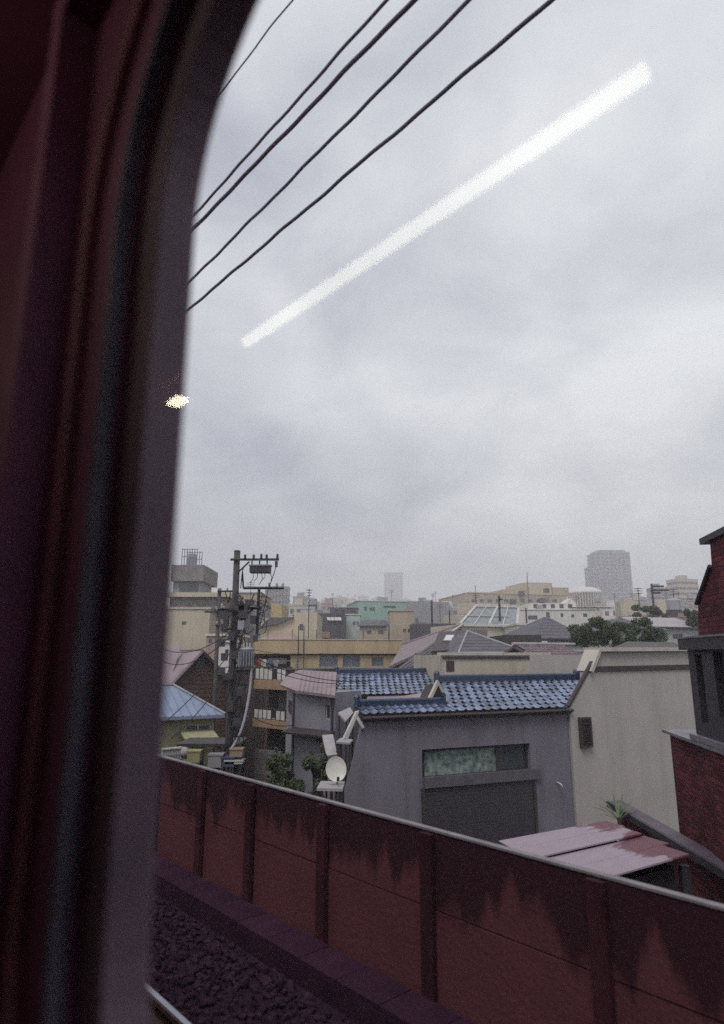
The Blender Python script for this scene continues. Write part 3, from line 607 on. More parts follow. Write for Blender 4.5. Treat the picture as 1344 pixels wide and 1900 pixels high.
# beige parapet house
BEIGE = mat('beige_render', (.50, .445, .36), (.43, .385, .315), .8, rough=.85, streak=.3)
pb = Bld('beige_house', 'flat topped beige house with pale coping behind the blue ridge', 'house', 824, 26.9, 1020, 29.3)
zt_ = pb.hit(830, 1216)[1]
pb.wall(0, pb.w, 0, zt_, 5, BEIGE, shear=.3); MB().box(-.08, pb.w + .08, -.08, .35, zt_ + .002, zt_ + .12).build('coping', TRIMW, pb.root)
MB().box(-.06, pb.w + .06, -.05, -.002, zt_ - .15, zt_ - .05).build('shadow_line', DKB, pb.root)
r_ = pb.rect(826, 1226, 836, 1246); MB().box(.12, .5, -.02, -.002, r_[2], r_[3]).build('side_panel', DKB, pb.root)

def pyramid(name, label, px0, px1, ytop, ybase, Y, m, apex=.5, trim=None, wallm=None, dep=6, run=.0, py=1250):
    bl = Bld(name, label, 'house', px0, Y, px1, Y + 1.0, py); zb = bl.hit(px0, ybase)[1]; au = bl.w * apex; zt = bl.hit(px0 + (px1 - px0) * apex, ytop, dep / 2)[1]
    o = .35; A = [(-o, -o, zb), (bl.w + o, -o, zb), (bl.w + o, dep + o, zb), (-o, dep + o, zb)]; r0 = (au - run / 2, dep / 2, zt); r1 = (au + run / 2 + .01, dep / 2, zt)
    MB().add(A + [r0, r1] + [(x, y, z - .1) for x, y, z in A], [(0, 1, 5, 4), (1, 2, 5), (2, 3, 4, 5), (3, 0, 4), (0, 6, 7, 1), (1, 7, 8, 2), (2, 8, 9, 3), (3, 9, 6, 0), (6, 9, 8, 7)]).build('roof', m, bl.root)
    if trim:
        for k, (p, q) in enumerate(((A[0], r0), (A[1], r1), (A[0], A[1]))): MB().tube([Vector(p) + Vector((0, -.01, .02)), Vector(q) + Vector((0, -.02, .02))], .05, 5).build('hip_trim', trim, bl.root)
    # courses as low battens
    n = 7
    for k in range(1, n):
        t = k / n; p = Vector(A[0]).lerp(Vector(r0), t); q = Vector(A[1]).lerp(Vector(r1), t)
        MB().tube([p + Vector((0, -.004, .004)), q + Vector((0, -.004, .004))], .018, 4).build('course', m, bl.root)
    return bl, zb
TRIM2 = mat('grey_trim', (.36, .34, .35), rough=.6)
bl, zb = pyramid('hip_roof_house', 'house with steep dark grey pyramid roof and pale hip trims', 858, 968, 1172, 1212, 33, SLATE, .48, TRIM2, dep=5)
bl.wall(0, bl.w, 0, zb - .11, 5, BEIGE)
bl, zb = pyramid('slate_hip_house', 'light grey house with plain slate hipped roof beside the bushy tree', 1002, 1086, 1146, 1184, 46, SLATE, .72, None, dep=6, run=.4)
LGREY = mat('light_grey_render', (.42, .41, .42), (.35, .34, .355), 1, rough=.85, streak=.35)
bl.win(1033, 1192, 1042, 1206, DKB, GLASS, 0); bl.wall(0, bl.w, 0, zb - .11, 6, LGREY)
bl.box('string_course', WHITE, -.05, bl.w, -.06, -.002, bl.hit(1010, 1209)[1], bl.hit(1010, 1206)[1])
# dark roof with skylights
def slabhouse(name, label, quad, m, t=.12, wallm=None, cat='house'):
    r = thing(name, label, cat); P = [at(*q) for q in quad]; n_ = (P[1] - P[0]).cross(P[2] - P[0])
    P[3:] = [q - Vector((0, 0, n_.dot(q - P[0]) / n_.z)) if abs(n_.z) > 1e-6 else q for q in P[3:]]
    MB().slab(P, t).build('roof', m, r)
    if wallm:
        c_ = sum(P, Vector()) / len(P); b = MB(); n = len(P); q = [p.lerp(c_, .06) for p in P]
        b.add([(p.x, p.y, 0) for p in q] + [(p.x, p.y, p.z - t - .03) for p in q], [(i, (i + 1) % n, n + (i + 1) % n, n + i) for i in range(n)]); b.build('wall', wallm, r)
    return r, P
sk, P = slabhouse('skylight_house', 'house with dark roof holding two pale skylights', ((800, 1208, 34), (815, 1172, 38.5), (905, 1168, 39), (900, 1208, 34.5)), DKB, wallm=BEIGE)
SKYL = mat('skylight_glass', (.5, .52, .52), (.6, .62, .62), 2, rough=.15)
for (x0, x1) in ((824, 842), (846, 864)):
    e1, e2 = P[1] - P[0], P[3] - P[0]; n_ = e1.cross(e2).normalized(); n_ = n_ if n_.z > 0 else -n_
    def onp(px, py):
        r = ray(px, py); e_ = Vector((0, 0, EYE)); t = (P[0] - e_).dot(n_) / r.dot(n_); return e_ + r * t
    q = [onp(x0 - 2, 1191), onp(x0 + 4, 1180), onp(x1 + 2, 1180), onp(x1 - 3, 1191)]
    s_ = MB().slab([p + n_ * .07 for p in q], .06).build('skylight', ALU, sk)
    c_ = sum(q, Vector()) / 4; MB().slab([p.lerp(c_, .14) + n_ * .082 for p in q], .01).build('pane', SKYL, s_)
# mauve slopes
mv, P = slabhouse('mauve_roof_house', 'house with long faded mauve roof rising towards the skylight house', ((722, 1236, 38), (748, 1196, 47), (860, 1158, 49), (800, 1216, 41)), MAUVE, .15, TERRA)
MB().tube([P[1] + Vector((0, 0, .03)), P[2] + Vector((0, 0, .03))], .09, 6).build('ridge_cap', MAUVE, mv)
MB().tube([P[2] + Vector((0, 0, .03)), P[3] + Vector((0, 0, .03))], .07, 6).build('barge_trim', CREAMW, mv)
gs, P = slabhouse('grey_roof_house', 'house with plain grey sheet roof sloping below the mauve one', ((738, 1240, 33), (815, 1184, 40), (876, 1168, 42), (790, 1238, 33)), SLATE, .15, LGREY)
for k in range(1, 6): MB().tube([P[0].lerp(P[3], k / 6) + Vector((0, 0, .02)), P[1].lerp(P[2], k / 6) + Vector((0, 0, .02))], .02, 4).build('seam', SLATE, gs)
# brown tile roof
BTILE = mat('brown_roof_tile', (.12, .09, .10), (.17, .125, .135), 3, rough=.6, rand=.25)
bt = Bld('brown_tile_house', 'house with purplish brown pantile roof between the beige and tan houses', 'house', 1014, 28.4, 1122, 29.8)
za, zb = bt.hit(1020, 1243)[1], bt.hit(1060, 1198, 2.6)[1]
dk = MB().slab([(-.1, -.1, za), (bt.w, -.1, za), (bt.w, 2.6, zb), (.35, 2.6, zb)], .1).build('roof', DKB, bt.root)
sl = math.hypot(2.7, zb - za); an_ = math.atan2(zb - za, 2.7); cols, rows = 15, 10
me = tile_mesh(bt.w / cols, sl / rows, .04, BTILE)
for r_ in range(rows):
    for c_ in range(cols):
        x = c_ * bt.w / cols
        if x < .45 * r_ / rows - .05: continue
        link('tile', me, dk, (x, -.1 + math.cos(an_) * r_ * sl / rows, za + .006 + math.sin(an_) * r_ * sl / rows), (an_, 0, random.uniform(-.01, .01)))
MB().tube([(.3, 2.6, zb + .06), (bt.w + .8, 2.6, zb + .06)], .08, 8).build('ridge_cap', TRIM2, bt.root)
MB().slab([(.35, 2.61, zb), (bt.w, 2.61, zb), (bt.w, 5.2, za), (.35, 5.2, za)], .1).build('rear_roof', BTILE, bt.root)
bt.wall(.2, bt.w - .1, 0, za - .1, 5, CREAMW)
MB().box(bt.w - .3, bt.w + 1.2, -.5, .3, za - .35, za - .2).build('canopy', TRIMW, bt.root)

# ------------------------------------------------------------------ houses by the street, seen past the poles
YEL = mat('yellow_render', (.47, .375, .235), (.40, .315, .2), .5, rough=.85, streak=.35)
ORA = mat('orange_slab', (.36, .235, .15), (.29, .19, .125), 1, rough=.85, streak=.3)
LILAC = mat('lilac_grey_render', (.25, .245, .28), (.215, .21, .24), .8, rough=.85, streak=.3)
yb = Bld('yellow_apartments', 'long low yellow apartment block with flat parapet', 'apartment block', 474, 47, 742, 49)
zp0, zp1 = yb.hit(480, 1213)[1], yb.hit(480, 1187)[1]
yb.win(593, 1216, 627, 1238, ALU, GLASS2, 1); yb.win(636, 1216, 669, 1238, ALU, GLASS2, 1); yb.win(690, 1219, 712, 1236, ALU, GLASS2, 1)
uu = yb.hit(540, 1220)[0]
yb.wall(uu, yb.w, 0, zp0, 9, YEL)
yb.box('parapet', YEL, -.1, yb.w + .1, -.25, 9, zp0 + .003, zp1); yb.box('coping', TRIMW, -.15, yb.w + .15, -.3, 9.05, zp1 + .002, zp1 + .07)
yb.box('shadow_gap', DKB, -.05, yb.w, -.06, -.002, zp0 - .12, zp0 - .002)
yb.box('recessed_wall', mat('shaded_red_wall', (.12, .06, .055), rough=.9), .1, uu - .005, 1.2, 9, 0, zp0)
MB().box(uu - 1.6, uu - .25, .9, 1.19, yb.hit(515, 1232)[1], yb.hit(515, 1221)[1]).build('awning', WHITE, yb.root)
for k in range(2): MB().tube([(yb.hit(553 + 10 * k, 1200)[0], -.31, zp1 + 1.0), (yb.hit(553 + 10 * k, 1200)[0], -.31, 3)], .035, 6).build('drain_pipe', DKB, yb.root)
for zc in (zp1,):
    for k in range(5): MB().tube([(1.0 + k * 1.9, 4, zc), (1.0 + k * 1.9, 4, zc + .9)], .03, 5).build('roof_post', DKB, yb.root)
# balcony house
bc = Bld('balcony_house', 'tall narrow house with orange balcony slabs and white railing panels', 'house', 472, 33, 538, 31.2, 1300)
DKW = mat('dark_stained_wall', (.055, .042, .048), (.04, .03, .035), 1, rough=.85, streak=.3)
zt_ = bc.hit(500, 1250)[1]
bc.win(486, 1285, 526, 1325, DKB, GLASS2, 1); bc.win(484, 1362, 524, 1398, DKB, GLASS, 1)
bc.wall(0, bc.w, 0, zt_ + .2, 5, DKW, y0=.9)
for (ya, yc, yt) in ((1262, 1279, 1237), (1336, 1351, 1314)):
    zs1, zs0 = bc.hit(500, ya)[1], bc.hit(500, yc)[1]; ztp = bc.hit(500, yt)[1]
    bc.box('balcony_slab', ORA, -.05, bc.w + .1, -.02, .88, zs0, zs1)
    rl = MB().box(-.05, bc.w + .1, .0, .05, ztp - .05, ztp).build('railing', DKB, bc.root)
    n = 9
    for k in range(n):
        x = bc.w * k / (n - 1); MB().box(x - .02, x + .02, .0, .04, zs1 + .002, ztp - .052).build('baluster', DKB, rl)
        if k < n - 1 and (k < 4 or k == 5 or k == 6) : MB().box(x + .03, x + bc.w / (n - 1) - .03, .012, .03, zs1 + .05, ztp - .1).build('panel', WHITE, rl)
for (nm, px, py, c_) in (('pink', 482, 1225, (.4, .12, .12)), ('white', 490, 1228, (.6, .6, .58)), ('blue', 500, 1226, (.1, .14, .2)), ('yellow', 486, 1233, (.5, .45, .2)), ('grey', 512, 1229, (.3, .3, .32)), ('dark red', 478, 1232, (.2, .05, .06))):
    u, z = bc.hit(px, py, .3); z = min(z, zt_ + .6)
    o = MB().box(u - .13, u + .13, .3, .33, z - .28, z + .1).box(u - .22, u + .22, .295, .335, z + .02, z + .1)
    o = MB().prism([(u - .13, z - .3), (u + .13, z - .3), (u + .14, z + .02), (u + .23, z - .06), (u + .23, z + .04), (u + .08, z + .12), (u - .08, z + .12), (u - .23, z + .04), (u - .23, z - .06), (u - .14, z + .02)], .30, .34).build('hanging_shirt', mat(nm + '_cloth', c_, rough=.9))
    o.matrix_world = bc.root.matrix_basis.copy(); tag(o, nm + ' garment hung to dry above the upper orange balcony', 'garment', 'washing on the balcony')
ln = MB().tube([(-.05, .32, zt_ + .62), (bc.w + .1, .32, zt_ + .6)], .015, 5).build('drying_pole', ALU, bc.root)
MB().box(-.02, .04, .3, .36, zt_ - .3, zt_ + .65).build('pole_bracket', ALU, bc.root); MB().box(bc.w, bc.w + .06, .3, .36, zt_ - .3, zt_ + .65).build('pole_bracket', ALU, bc.root)
# pink-roofed lilac house: side face and front face
ph = Bld('pink_roof_house', 'lilac grey two storey house under a faded pink sheet roof', 'house', 545, 24.6, 622, 23.4, 1350)
zE_ = ph.hit(580, 1283)[1]
ph.win(604, 1308, 612, 1335, WHITE, GLASS, 0, .08)
ph.wall(0, ph.w, 0, zE_, 1.6, LILAC, shear=-.05)
a, b_ = xy(530, 26.8, 1350), xy(545, 24.6, 1350)
r1, r2 = at(548, 1281, 24.2), at(622, 1290, 23.0); r3, r4 = at(625, 1247, 27.5), at(556, 1243, 28.5)
rf = MB().slab([v - ph.o for v in (r1, r2, r3, r4)], .1); ro = rf.build('roof', PINKR, ph.root); ro.rotation_euler = (0, 0, -ph.root.rotation_euler.z)
for k in range(1, 9):
    p, q = r1.lerp(r2, k / 9) - ph.o, r4.lerp(r3, k / 9) - ph.o
    o = MB().tube([p + Vector((0, 0, .015)), q + Vector((0, 0, .015))], .018, 4).build('seam', PINKR, ro)
r5, r6 = at(520, 1270, 26.4), at(535, 1252, 28.5)
o = MB().slab([v - ph.o for v in (r5, r1, r4, r6)], .1).build('roof_hip', PINKR, ph.root); o.rotation_euler = (0, 0, -ph.root.rotation_euler.z)
sd = MB(); A, B_ = xy(531, 27.2, 1350) - ph.o, xy(545, 24.62, 1350) - ph.o
sd.add([(A.x, A.y, 0), (B_.x, B_.y, 0), (B_.x, B_.y, zE_ - .02), (A.x, A.y, zE_ - .02), (A.x + .6, A.y + .2, 0), (A.x + .6, A.y + .2, zE_ - .02)], [(0, 1, 2, 3), (0, 3, 5, 4)])
o = sd.build('side_wall', mat('pale_side_wall', (.36, .35, .38), (.3, .29, .32), 1, rough=.85, streak=.3), ph.root); o.rotation_euler = (0, 0, -ph.root.rotation_euler.z)
dd = (B_ - A).normalized(); nn = Vector((dd.y, -dd.x, 0)); zw1, zw0 = at(538, 1300, 25.8).z, at(538, 1322, 25.8).z; c_ = A.lerp(B_, .55)
wv = MB().add([c_ - dd * .5 + nn * .03 + Vector((0, 0, zw0)), c_ + dd * .5 + nn * .03 + Vector((0, 0, zw0)), c_ + dd * .5 + nn * .03 + Vector((0, 0, zw1)), c_ - dd * .5 + nn * .03 + Vector((0, 0, zw1)),
                   c_ - dd * .5 + Vector((0, 0, zw0)), c_ + dd * .5 + Vector((0, 0, zw0)), c_ + dd * .5 + Vector((0, 0, zw1)), c_ - dd * .5 + Vector((0, 0, zw1))], [(0, 1, 2, 3), (0, 4, 5, 1), (1, 5, 6, 2), (2, 6, 7, 3), (3, 7, 4, 0)]).build('side_window', DKB, ph.root); wv.rotation_euler = (0, 0, -ph.root.rotation_euler.z)
# eave band, corner post, lower awning
zA = ph.hit(580, 1354)[1]
MB().slab([(-.1, -.55, zA - .08), (ph.w, -.55, zA - .1), (ph.w, -.002, zA + .02), (-.1, -.002, zA + .04)], .07).build('awning', DKB, ph.root)
MB().box(-.04, .04, -.05, -.002, 0, zE_).build('corner_pipe', DKB, ph.root); MB().tube([(ph.w - .1, -.06, 0), (ph.w - .1, -.06, zE_ - .1)], .045, 6).build('drain_pipe', DKB, ph.root)
zz0, zz1 = ph.hit(560, 1372)[1], ph.hit(560, 1358)[1]
MB().box(.1, 1.15, -.05, -.002, zz0, zz1).build('lower_panel', mat('bluish_panel', (.2, .22, .27), rough=.5), ph.root)
MB().box(1.17, ph.w - .15, -.04, -.002, zz0 - .02, zz1 - .02).build('lower_window', GLASS, ph.root)

# blue metal hip roof, cream wall
BLUEM = mat('blue_painted_metal', (.17, .22, .33), (.22, .26, .36), 2.5, rough=.5, streak=.2)
CREAM2 = mat('yellowish_wall', (.36, .34, .20), (.28, .265, .165), 1.5, rough=.85, streak=.4)
bm_ = Bld('blue_hip_house', 'small cream walled house with light blue metal hip roof beside the utility pole', 'house', 240, 24.5, 398, 26.0, 1330)
zE_ = bm_.hit(370, 1326)[1]; zr = bm_.hit(316, 1272, 2.5)[1]
bm_.wins = []
bm_.win(345, 1345, 392, 1366, WHITE, GLASS2, 1); bm_.wall(0, bm_.w, 0, zE_ - .1, 5, CREAM2)
er = bm_.hit(418, 1326, -.4)[0]; ur = bm_.hit(322, 1272, 2.5)[0]
rf = MB().add([(-.4, -.4, zE_), (er, -.4, zE_), (er, 5.4, zE_), (-.4, 5.4, zE_), (.6, 2.5, zr), (ur, 2.5, zr), (-.4, -.4, zE_ - .12), (er, -.4, zE_ - .12), (er, 5.4, zE_ - .12), (-.4, 5.4, zE_ - .12)],
         [(0, 1, 5, 4), (1, 2, 5), (2, 3, 4, 5), (3, 0, 4), (0, 6, 7, 1), (1, 7, 8, 2), (3, 9, 6, 0), (6, 9, 8, 7)]).build('roof', BLUEM, bm_.root)
for k in range(1, 12):
    x = -.4 + (er + .4) * k / 12; t = min(1, (er - x) / max(.01, er - ur)); 
    if x > ur: q = (x, -.4 + 2.9 * t, zE_ + (zr - zE_) * t)
    else: q = (x, 2.5, zr)
    MB().tube([(x, -.41, zE_ + .015), (q[0], q[1], q[2] + .015)], .02, 4).build('seam', BLUEM, rf)
MB().tube([(er, -.4, zE_ + .03), (ur, 2.5, zr + .04), (.6, 2.5, zr + .04)], .05, 6).build('ridge_trim', ALU, rf)
MB().slab([(er - 1.6, -.9, zE_ - .75), (er - .35, -.9, zE_ - .75), (er - .35, -.003, zE_ - .55), (er - 1.6, -.003, zE_ - .55)], .08).build('awning', CREAM2, bm_.root)
# brown gable house
bg_ = Bld('brown_gable_house', 'dark brown gabled house with faded pink roof slope behind the blue hip roof', 'house', 322, 31, 424, 32.2, 1260)
ax_, az_ = bg_.hit(374, 1207); zbe = bg_.hit(330, 1262)[1]; BRW = mat('brown_boards', (.105, .058, .045), (.07, .04, .034), 1.5, rough=.85, streak=.4)
MB().prism([(0, 0), (bg_.w, 0), (bg_.w, zbe), (ax_, az_), (0, zbe)], .0, 5).build('wall', BRW, bg_.root)
for k in range(1, 16):
    z = zbe - 1.6 + k * .2
    if z < az_ - .15:
        f_ = max(0, (z - zbe) / (az_ - zbe)); MB().box(ax_ * f_ + .12, bg_.w - (bg_.w - ax_) * f_ - .12, -.02, -.002, z, z + .02).build('board_batten', BRW, bg_.root)
ov = .35
for (x, rm) in ((-.25, PINKR), (bg_.w + .25, DKB)):
    zz_ = zbe - (az_ - zbe) / (ax_ if x < 0 else bg_.w - ax_) * .25
    MB().slab([(x, -ov, zz_ + .06), (ax_, -ov, az_ + .06), (ax_, 5.2, az_ + .06), (x, 5.2, zz_ + .06)], .11).build('roof', rm, bg_.root)
r_ = bg_.rect(364, 1222, 380, 1240); MB().box(r_[0], r_[1], -.04, -.003, r_[2], r_[3]).build('gable_vent', DKB, bg_.root)
MB().slab([(-3.6, .5, zbe - .3), (-.1, .5, zbe - .3), (ax_ - .3, 3.2, az_ + .3), (-3.0, 3.2, az_ + .3)], .12).build('side_roof', PINKR, bg_.root)

# small roofs and boards near the dish
def slabthing(name, label, cat, quad, m, t=.05, legs=True):
    r, P = slabhouse(name, label, quad, m, t, None, cat)
    if legs:
        c_ = sum(P, Vector()) / len(P)
        for p in P[:4]:
            q = p.lerp(c_, .12); MB().tube([(q.x, q.y, 0), (q.x, q.y, q.z - t)], .03, 5).build('post', DKB, r)
    return r
PALE = mat('pale_sheet', (.36, .33, .345), (.29, .265, .28), 2, rough=.6, streak=.3)
slabthing('pale_awning', 'steep pale pink sheet awning between lilac house and dish', 'awning', ((606, 1402, 19.0), (598, 1364, 20.5), (618, 1362, 20.6), (626, 1400, 19.1)), PALE)
slabthing('pale_canopy', 'folded pale sheet canopy between the pink roof and grey flank', 'canopy', ((628, 1322, 21.5), (650, 1312, 22.4), (656, 1322, 22.0), (642, 1340, 21.0)), PALE)
slabthing('white_ledge_roof', 'small white metal roof directly under the satellite dish', 'roof', ((588, 1462, 15.2), (596, 1449, 16.4), (640, 1450, 16.2), (636, 1470, 15.0)), PALE, .06)
slabthing('white_sill_roof', 'narrow white sheet roof beside the foot of the grey flank', 'roof', ((624, 1376, 19.2), (632, 1369, 20.2), (656, 1372, 19.8), (650, 1384, 19.0)), PALE)
# satellite dish
dc = at(624, 1427, 15.6)
ds = thing('satellite_dish', 'round white satellite dish above the small white roof', 'satellite dish', (dc.x, dc.y, 0))
DISH = mat('dish_white', (.62, .60, .55), (.55, .53, .49), 6, rough=.5)
prof = [(.015, -.05), (.10, -.046), (.19, -.03), (.255, 0.0), (.262, .004), (.262, .0), (.2, -.045), (.1, -.062), (.015, -.066)]
d_ = MB().lathe(prof, 28).build('reflector', DISH, ds, smooth=True); d_.location = (0, 0, dc.z); d_.rotation_euler = (R(72), 0, R(12)); d_.scale = (.92, 1.05, 1)
MB().tube([(0, .12, dc.z - .05), (.02, .2, dc.z - .2), (.02, .2, dc.z - .5), (.02, .2, 0)], .025, 8).build('mast', ALU, ds)
MB().tube([(0.02, .06, dc.z - .24), (.06, -.34, dc.z - .16)], .012, 6).build('feed_arm', DARKMETAL, ds); MB().box(.03, .09, -.40, -.32, dc.z - .19, dc.z - .11).build('receiver', DARKMETAL, ds)

# ------------------------------------------------------------------ utility poles
POLEM = mat('pole_concrete', (.075, .066, .072), (.055, .048, .053), 5, rough=.85, streak=.3)
STEEL = mat('pole_steel', (.07, .065, .072), (.05, .045, .052), 8, rough=.6, metal=.3)
CABLE = mat('cable_black', (.022, .02, .025), rough=.6)
CERAM = mat('insulator', (.42, .42, .44), rough=.25)
GALV = mat('galvanised', (.33, .33, .37), (.26, .26, .3), 4, rough=.55, metal=.1, streak=.3)
YP = 22.0
def pw(px, py, dy=0.0): return at(px, py, YP + dy)
pb0 = pw(424, 1400); ptop = pw(440.5, 1025)
base = Vector((ptop.x, YP, 0))
up = thing('utility_pole', 'tall concrete utility pole carrying switch box, transformer and tangled cables', 'utility pole', base)
def lp(px, py, dy=0.0): return pw(px, py, dy) - base
MB().tube([(0, 0, 0), (0, 0, ptop.z)], .16, 14, .105).build('pole', POLEM, up, smooth=True)
MB().lathe([(.105, ptop.z), (.112, ptop.z + .01), (.112, ptop.z + .06), (.05, ptop.z + .075)], 12).build('cap', STEEL, up)
def bar(name, a, b_, r, m, parent=up, n=4): return MB().tube([a, b_], r, n).build(name, m, parent)
bar('crossarm', lp(428, 1038, -.15), lp(518, 1038, -.15), .042, STEEL)
bar('crossarm', lp(452, 1091, -.15), lp(527, 1091, -.15), .046, STEEL)
bar('crossarm', lp(404, 1130, -.15), lp(486, 1128, -.15), .05, STEEL)
bar('strut', lp(481, 1091, -.15), lp(477, 1178, -.15), .05, STEEL)
bar('strut', lp(442, 1062, -.1), lp(463, 1042, -.12), .028, STEEL)
bar('strut', lp(446, 1150, -.1), lp(470, 1130, -.12), .03, STEEL)
bar('strut', lp(450, 1062, -.1), lp(452, 1092, -.1), .03, STEEL)
# switch box with hoops
p0, p1 = lp(465, 1048, -.3), lp(502, 1063, -.3)
sb = MB().box(p0.x, p1.x, p0.y - .16, p0.y + .2, p1.z, p0.z - .05).build('switch_box', STEEL, up)
MB().box(p0.x - .03, p1.x + .03, p0.y - .19, p0.y + .23, p0.z - .048, p0.z - .01).build('lid', GALV, sb)
for k in range(6): MB().box(p0.x + .05 + k * .1, p0.x + .07 + k * .1, p0.y - .185, p0.y - .161, p1.z + .02, p0.z - .07).build('fin', STEEL, sb)
for k in range(3): bar('hanger', lp(468 + k * 14, 1038, -.2), lp(468 + k * 14, 1048, -.25), .025, STEEL)
def insul(px, py, dy=-.15, h=.16):
    q = lp(px, py, dy); b = MB().lathe([(.03, 0), (.05, .02), (.03, .045), (.055, .07), (.03, .095), (.05, .12), (.02, h)], 8); o = b.build('insulator', CERAM if py > 1060 else STEEL, up, smooth=True); o.location = q; return o
for q in ((455, 1037), (471, 1037), (485, 1036), (495, 1037), (515, 1036), (500, 1090), (514, 1090), (525, 1090), (462, 1127), (474, 1127), (412, 1129)): insul(*q)
def cab(pts, r=.014, m=CABLE, name='cable', parent=up, sub=6):
    P = [Vector(p) for p in pts]; out_ = []
    for i in range(len(P) - 1):
        a, b_, c_, d_ = P[max(0, i - 1)], P[i], P[i + 1], P[min(len(P) - 1, i + 2)]
        for k in range(sub):
            t = k / sub; out_.append(.5 * ((2 * b_) + (c_ - a) * t + (2 * a - 5 * b_ + 4 * c_ - d_) * t * t + (3 * b_ - a - 3 * c_ + d_) * t ** 3))
    out_.append(P[-1]); return MB().tube(out_, r, 5).build(name, m, parent, smooth=True)
for a, b_ in (((478, 1064), (472, 1078)), ((486, 1064), (481, 1085)), ((491, 1064), (487, 1076)), ((470, 1064), (464, 1082)), ((500, 1063), (503, 1078))):
    cab([lp(*a, -.3), lp((a[0] + b_[0]) / 2 + 3, (a[1] + b_[1]) / 2, -.32), lp(*b_, -.2)], .011)
cab([lp(513, 1050, -.15), lp(506, 1072, -.18), lp(498, 1095, -.2), lp(490, 1130, -.25), lp(482, 1165, -.25)], .014)
bar('insulator_string', lp(513, 1041, -.16), lp(513, 1052, -.16), .05, STEEL, n=8)
cab([lp(460, 1046, -.2), lp(452, 1054, -.2), lp(449, 1070, -.2), lp(447, 1092, -.2)], .018)
for k in range(7):
    x = 484 + random.uniform(-4, 9); cab([lp(480, 1098 + k * 8, -.2), lp(x + 4, 1100 + k * 9, -.28), lp(x + 2, 1112 + k * 10, -.3), lp(476, 1120 + k * 10, -.22)], .012)
for k in range(9):
    x0 = random.uniform(430, 446); cab([lp(x0, 1100 + k * 9, -.2), lp(x0 + random.uniform(8, 22), 1120 + k * 11, -.3), lp(x0 + random.uniform(-6, 10), 1160 + k * 12, -.28), lp(x0 - 4, 1200 + k * 18, -.22)], random.uniform(.009, .018))
# transformer can
tq = lp(457, 1238, -.32); ztt = lp(457, 1201, -.32).z
tf = MB().lathe([(.20, tq.z), (.235, tq.z + .02), (.235, ztt - .09), (.245, ztt - .08), (.245, ztt - .05), (.16, ztt - .01), (.05, ztt)], 18, tq.x, tq.y).build('transformer', GALV, up, smooth=True)
for k in range(8):
    t = R(200 + k * 20); MB().box(-.008, .008, -.03, .03, tq.z + .06, ztt - .14).build('fin', GALV, tf).location = (0, 0, 0)
    o = tf.children[-1]; o.matrix_basis = Matrix.Translation((tq.x + .25 * math.cos(t), tq.y + .25 * math.sin(t), 0)) @ Matrix.Rotation(t + R(90), 4, 'Z')
for k in range(3): MB().lathe([(.025, ztt - .03), (.04, ztt + .03), (.02, ztt + .06), (.035, ztt + .09), (.015, ztt + .14)], 8, tq.x - .1 + .1 * k, tq.y).build('bushing', CERAM, tf)
bar('bracket', (0, 0, tq.z + .12), (tq.x, tq.y, tq.z + .12), .03, STEEL); bar('bracket', (0, 0, ztt - .2), (tq.x, tq.y, ztt - .2), .03, STEEL)
# smaller boxes strapped to the pole
for (px, py, w_, h_) in ((452, 1135, .3, .42), (448, 1160, .2, .3), (430, 1180, .18, .3), (446, 1282, .22, .3), (428, 1310, .2, .35)):
    q = lp(px, py, -.28); MB().box(q.x - w_ / 2, q.x + w_ / 2, q.y - .1, q.y + .12, q.z - h_ / 2, q.z + h_ / 2).build('junction_box', STEEL if px != 448 else GALV, up)
bar('strut', lp(434, 1166, -.1), lp(409, 1168, -.1), .03, STEEL); bar('strut', lp(434, 1205, -.1), lp(458, 1203, -.2), .03, STEEL)
# pale conduit hanging down from the transformer
WCON = mat('pale_conduit', (.40, .39, .43), (.32, .31, .35), 3, rough=.6)
cab([lp(467, 1240, -.35), lp(465, 1270, -.4), lp(461, 1300, -.45), lp(454, 1335, -.5), lp(444, 1365, -.5), lp(428, 1392, -.5)], .045, WCON, 'conduit')
for k in range(6): cab([lp(436 + k * 3, 1250, -.2), lp(440 + k * 5 - 8, 1300, -.3), lp(430 + k * 7 - 8, 1350, -.3), lp(424 + k * 8, 1400, -.25)], .011)
# more tangle on the pole
rk = random.Random(5)
for k in range(16):
    y0 = rk.uniform(1095, 1190); x0 = rk.uniform(428, 450); x1 = x0 + rk.uniform(-22, 40)
    cab([lp(x0, y0, -.22), lp((x0 + x1) / 2, y0 + rk.uniform(5, 22), -.3), lp(x1, y0 + rk.uniform(-4, 18), -.26)], rk.uniform(.009, .02))
for k in range(10):
    x0 = rk.uniform(420, 446); y0 = rk.uniform(1230, 1330); cab([lp(x0, y0, -.25), lp(x0 + rk.uniform(-10, 14), y0 + 30, -.32), lp(x0 + rk.uniform(-14, 18), y0 + 65, -.3)], rk.uniform(.009, .018))
for k in range(3):
    q = lp(440 + 4 * k, 1128 + 22 * k, -.34); pts_ = [(q.x + .13 * math.cos(t), q.y, q.z + .13 * math.sin(t)) for t in [i * math.pi / 8 for i in range(17)]]
    MB().tube(pts_, .022, 6).build('cable_coil', CABLE, up, smooth=True)
for (px, py, w_, h_) in ((440, 1128, .5, .16), (470, 1150, .18, .26), (463, 1118, .26, .2), (436, 1215, .2, .26), (420, 1150, .16, .3), (474, 1185, .14, .2), (424, 1255, .3, .2), (440, 1340, .26, .24)):
    q = lp(px, py, -.3); MB().box(q.x - w_ / 2, q.x + w_ / 2, q.y - .08, q.y + .1, q.z - h_ / 2, q.z + h_ / 2).build('junction_box', STEEL, up)
for k in range(8):   # step bolts
    bar('step_bolt', (-.2 if k % 2 else .0, -.12, 2 + k * .8), (.0 if k % 2 else .2, -.12, 2 + k * .8), .014, STEEL)

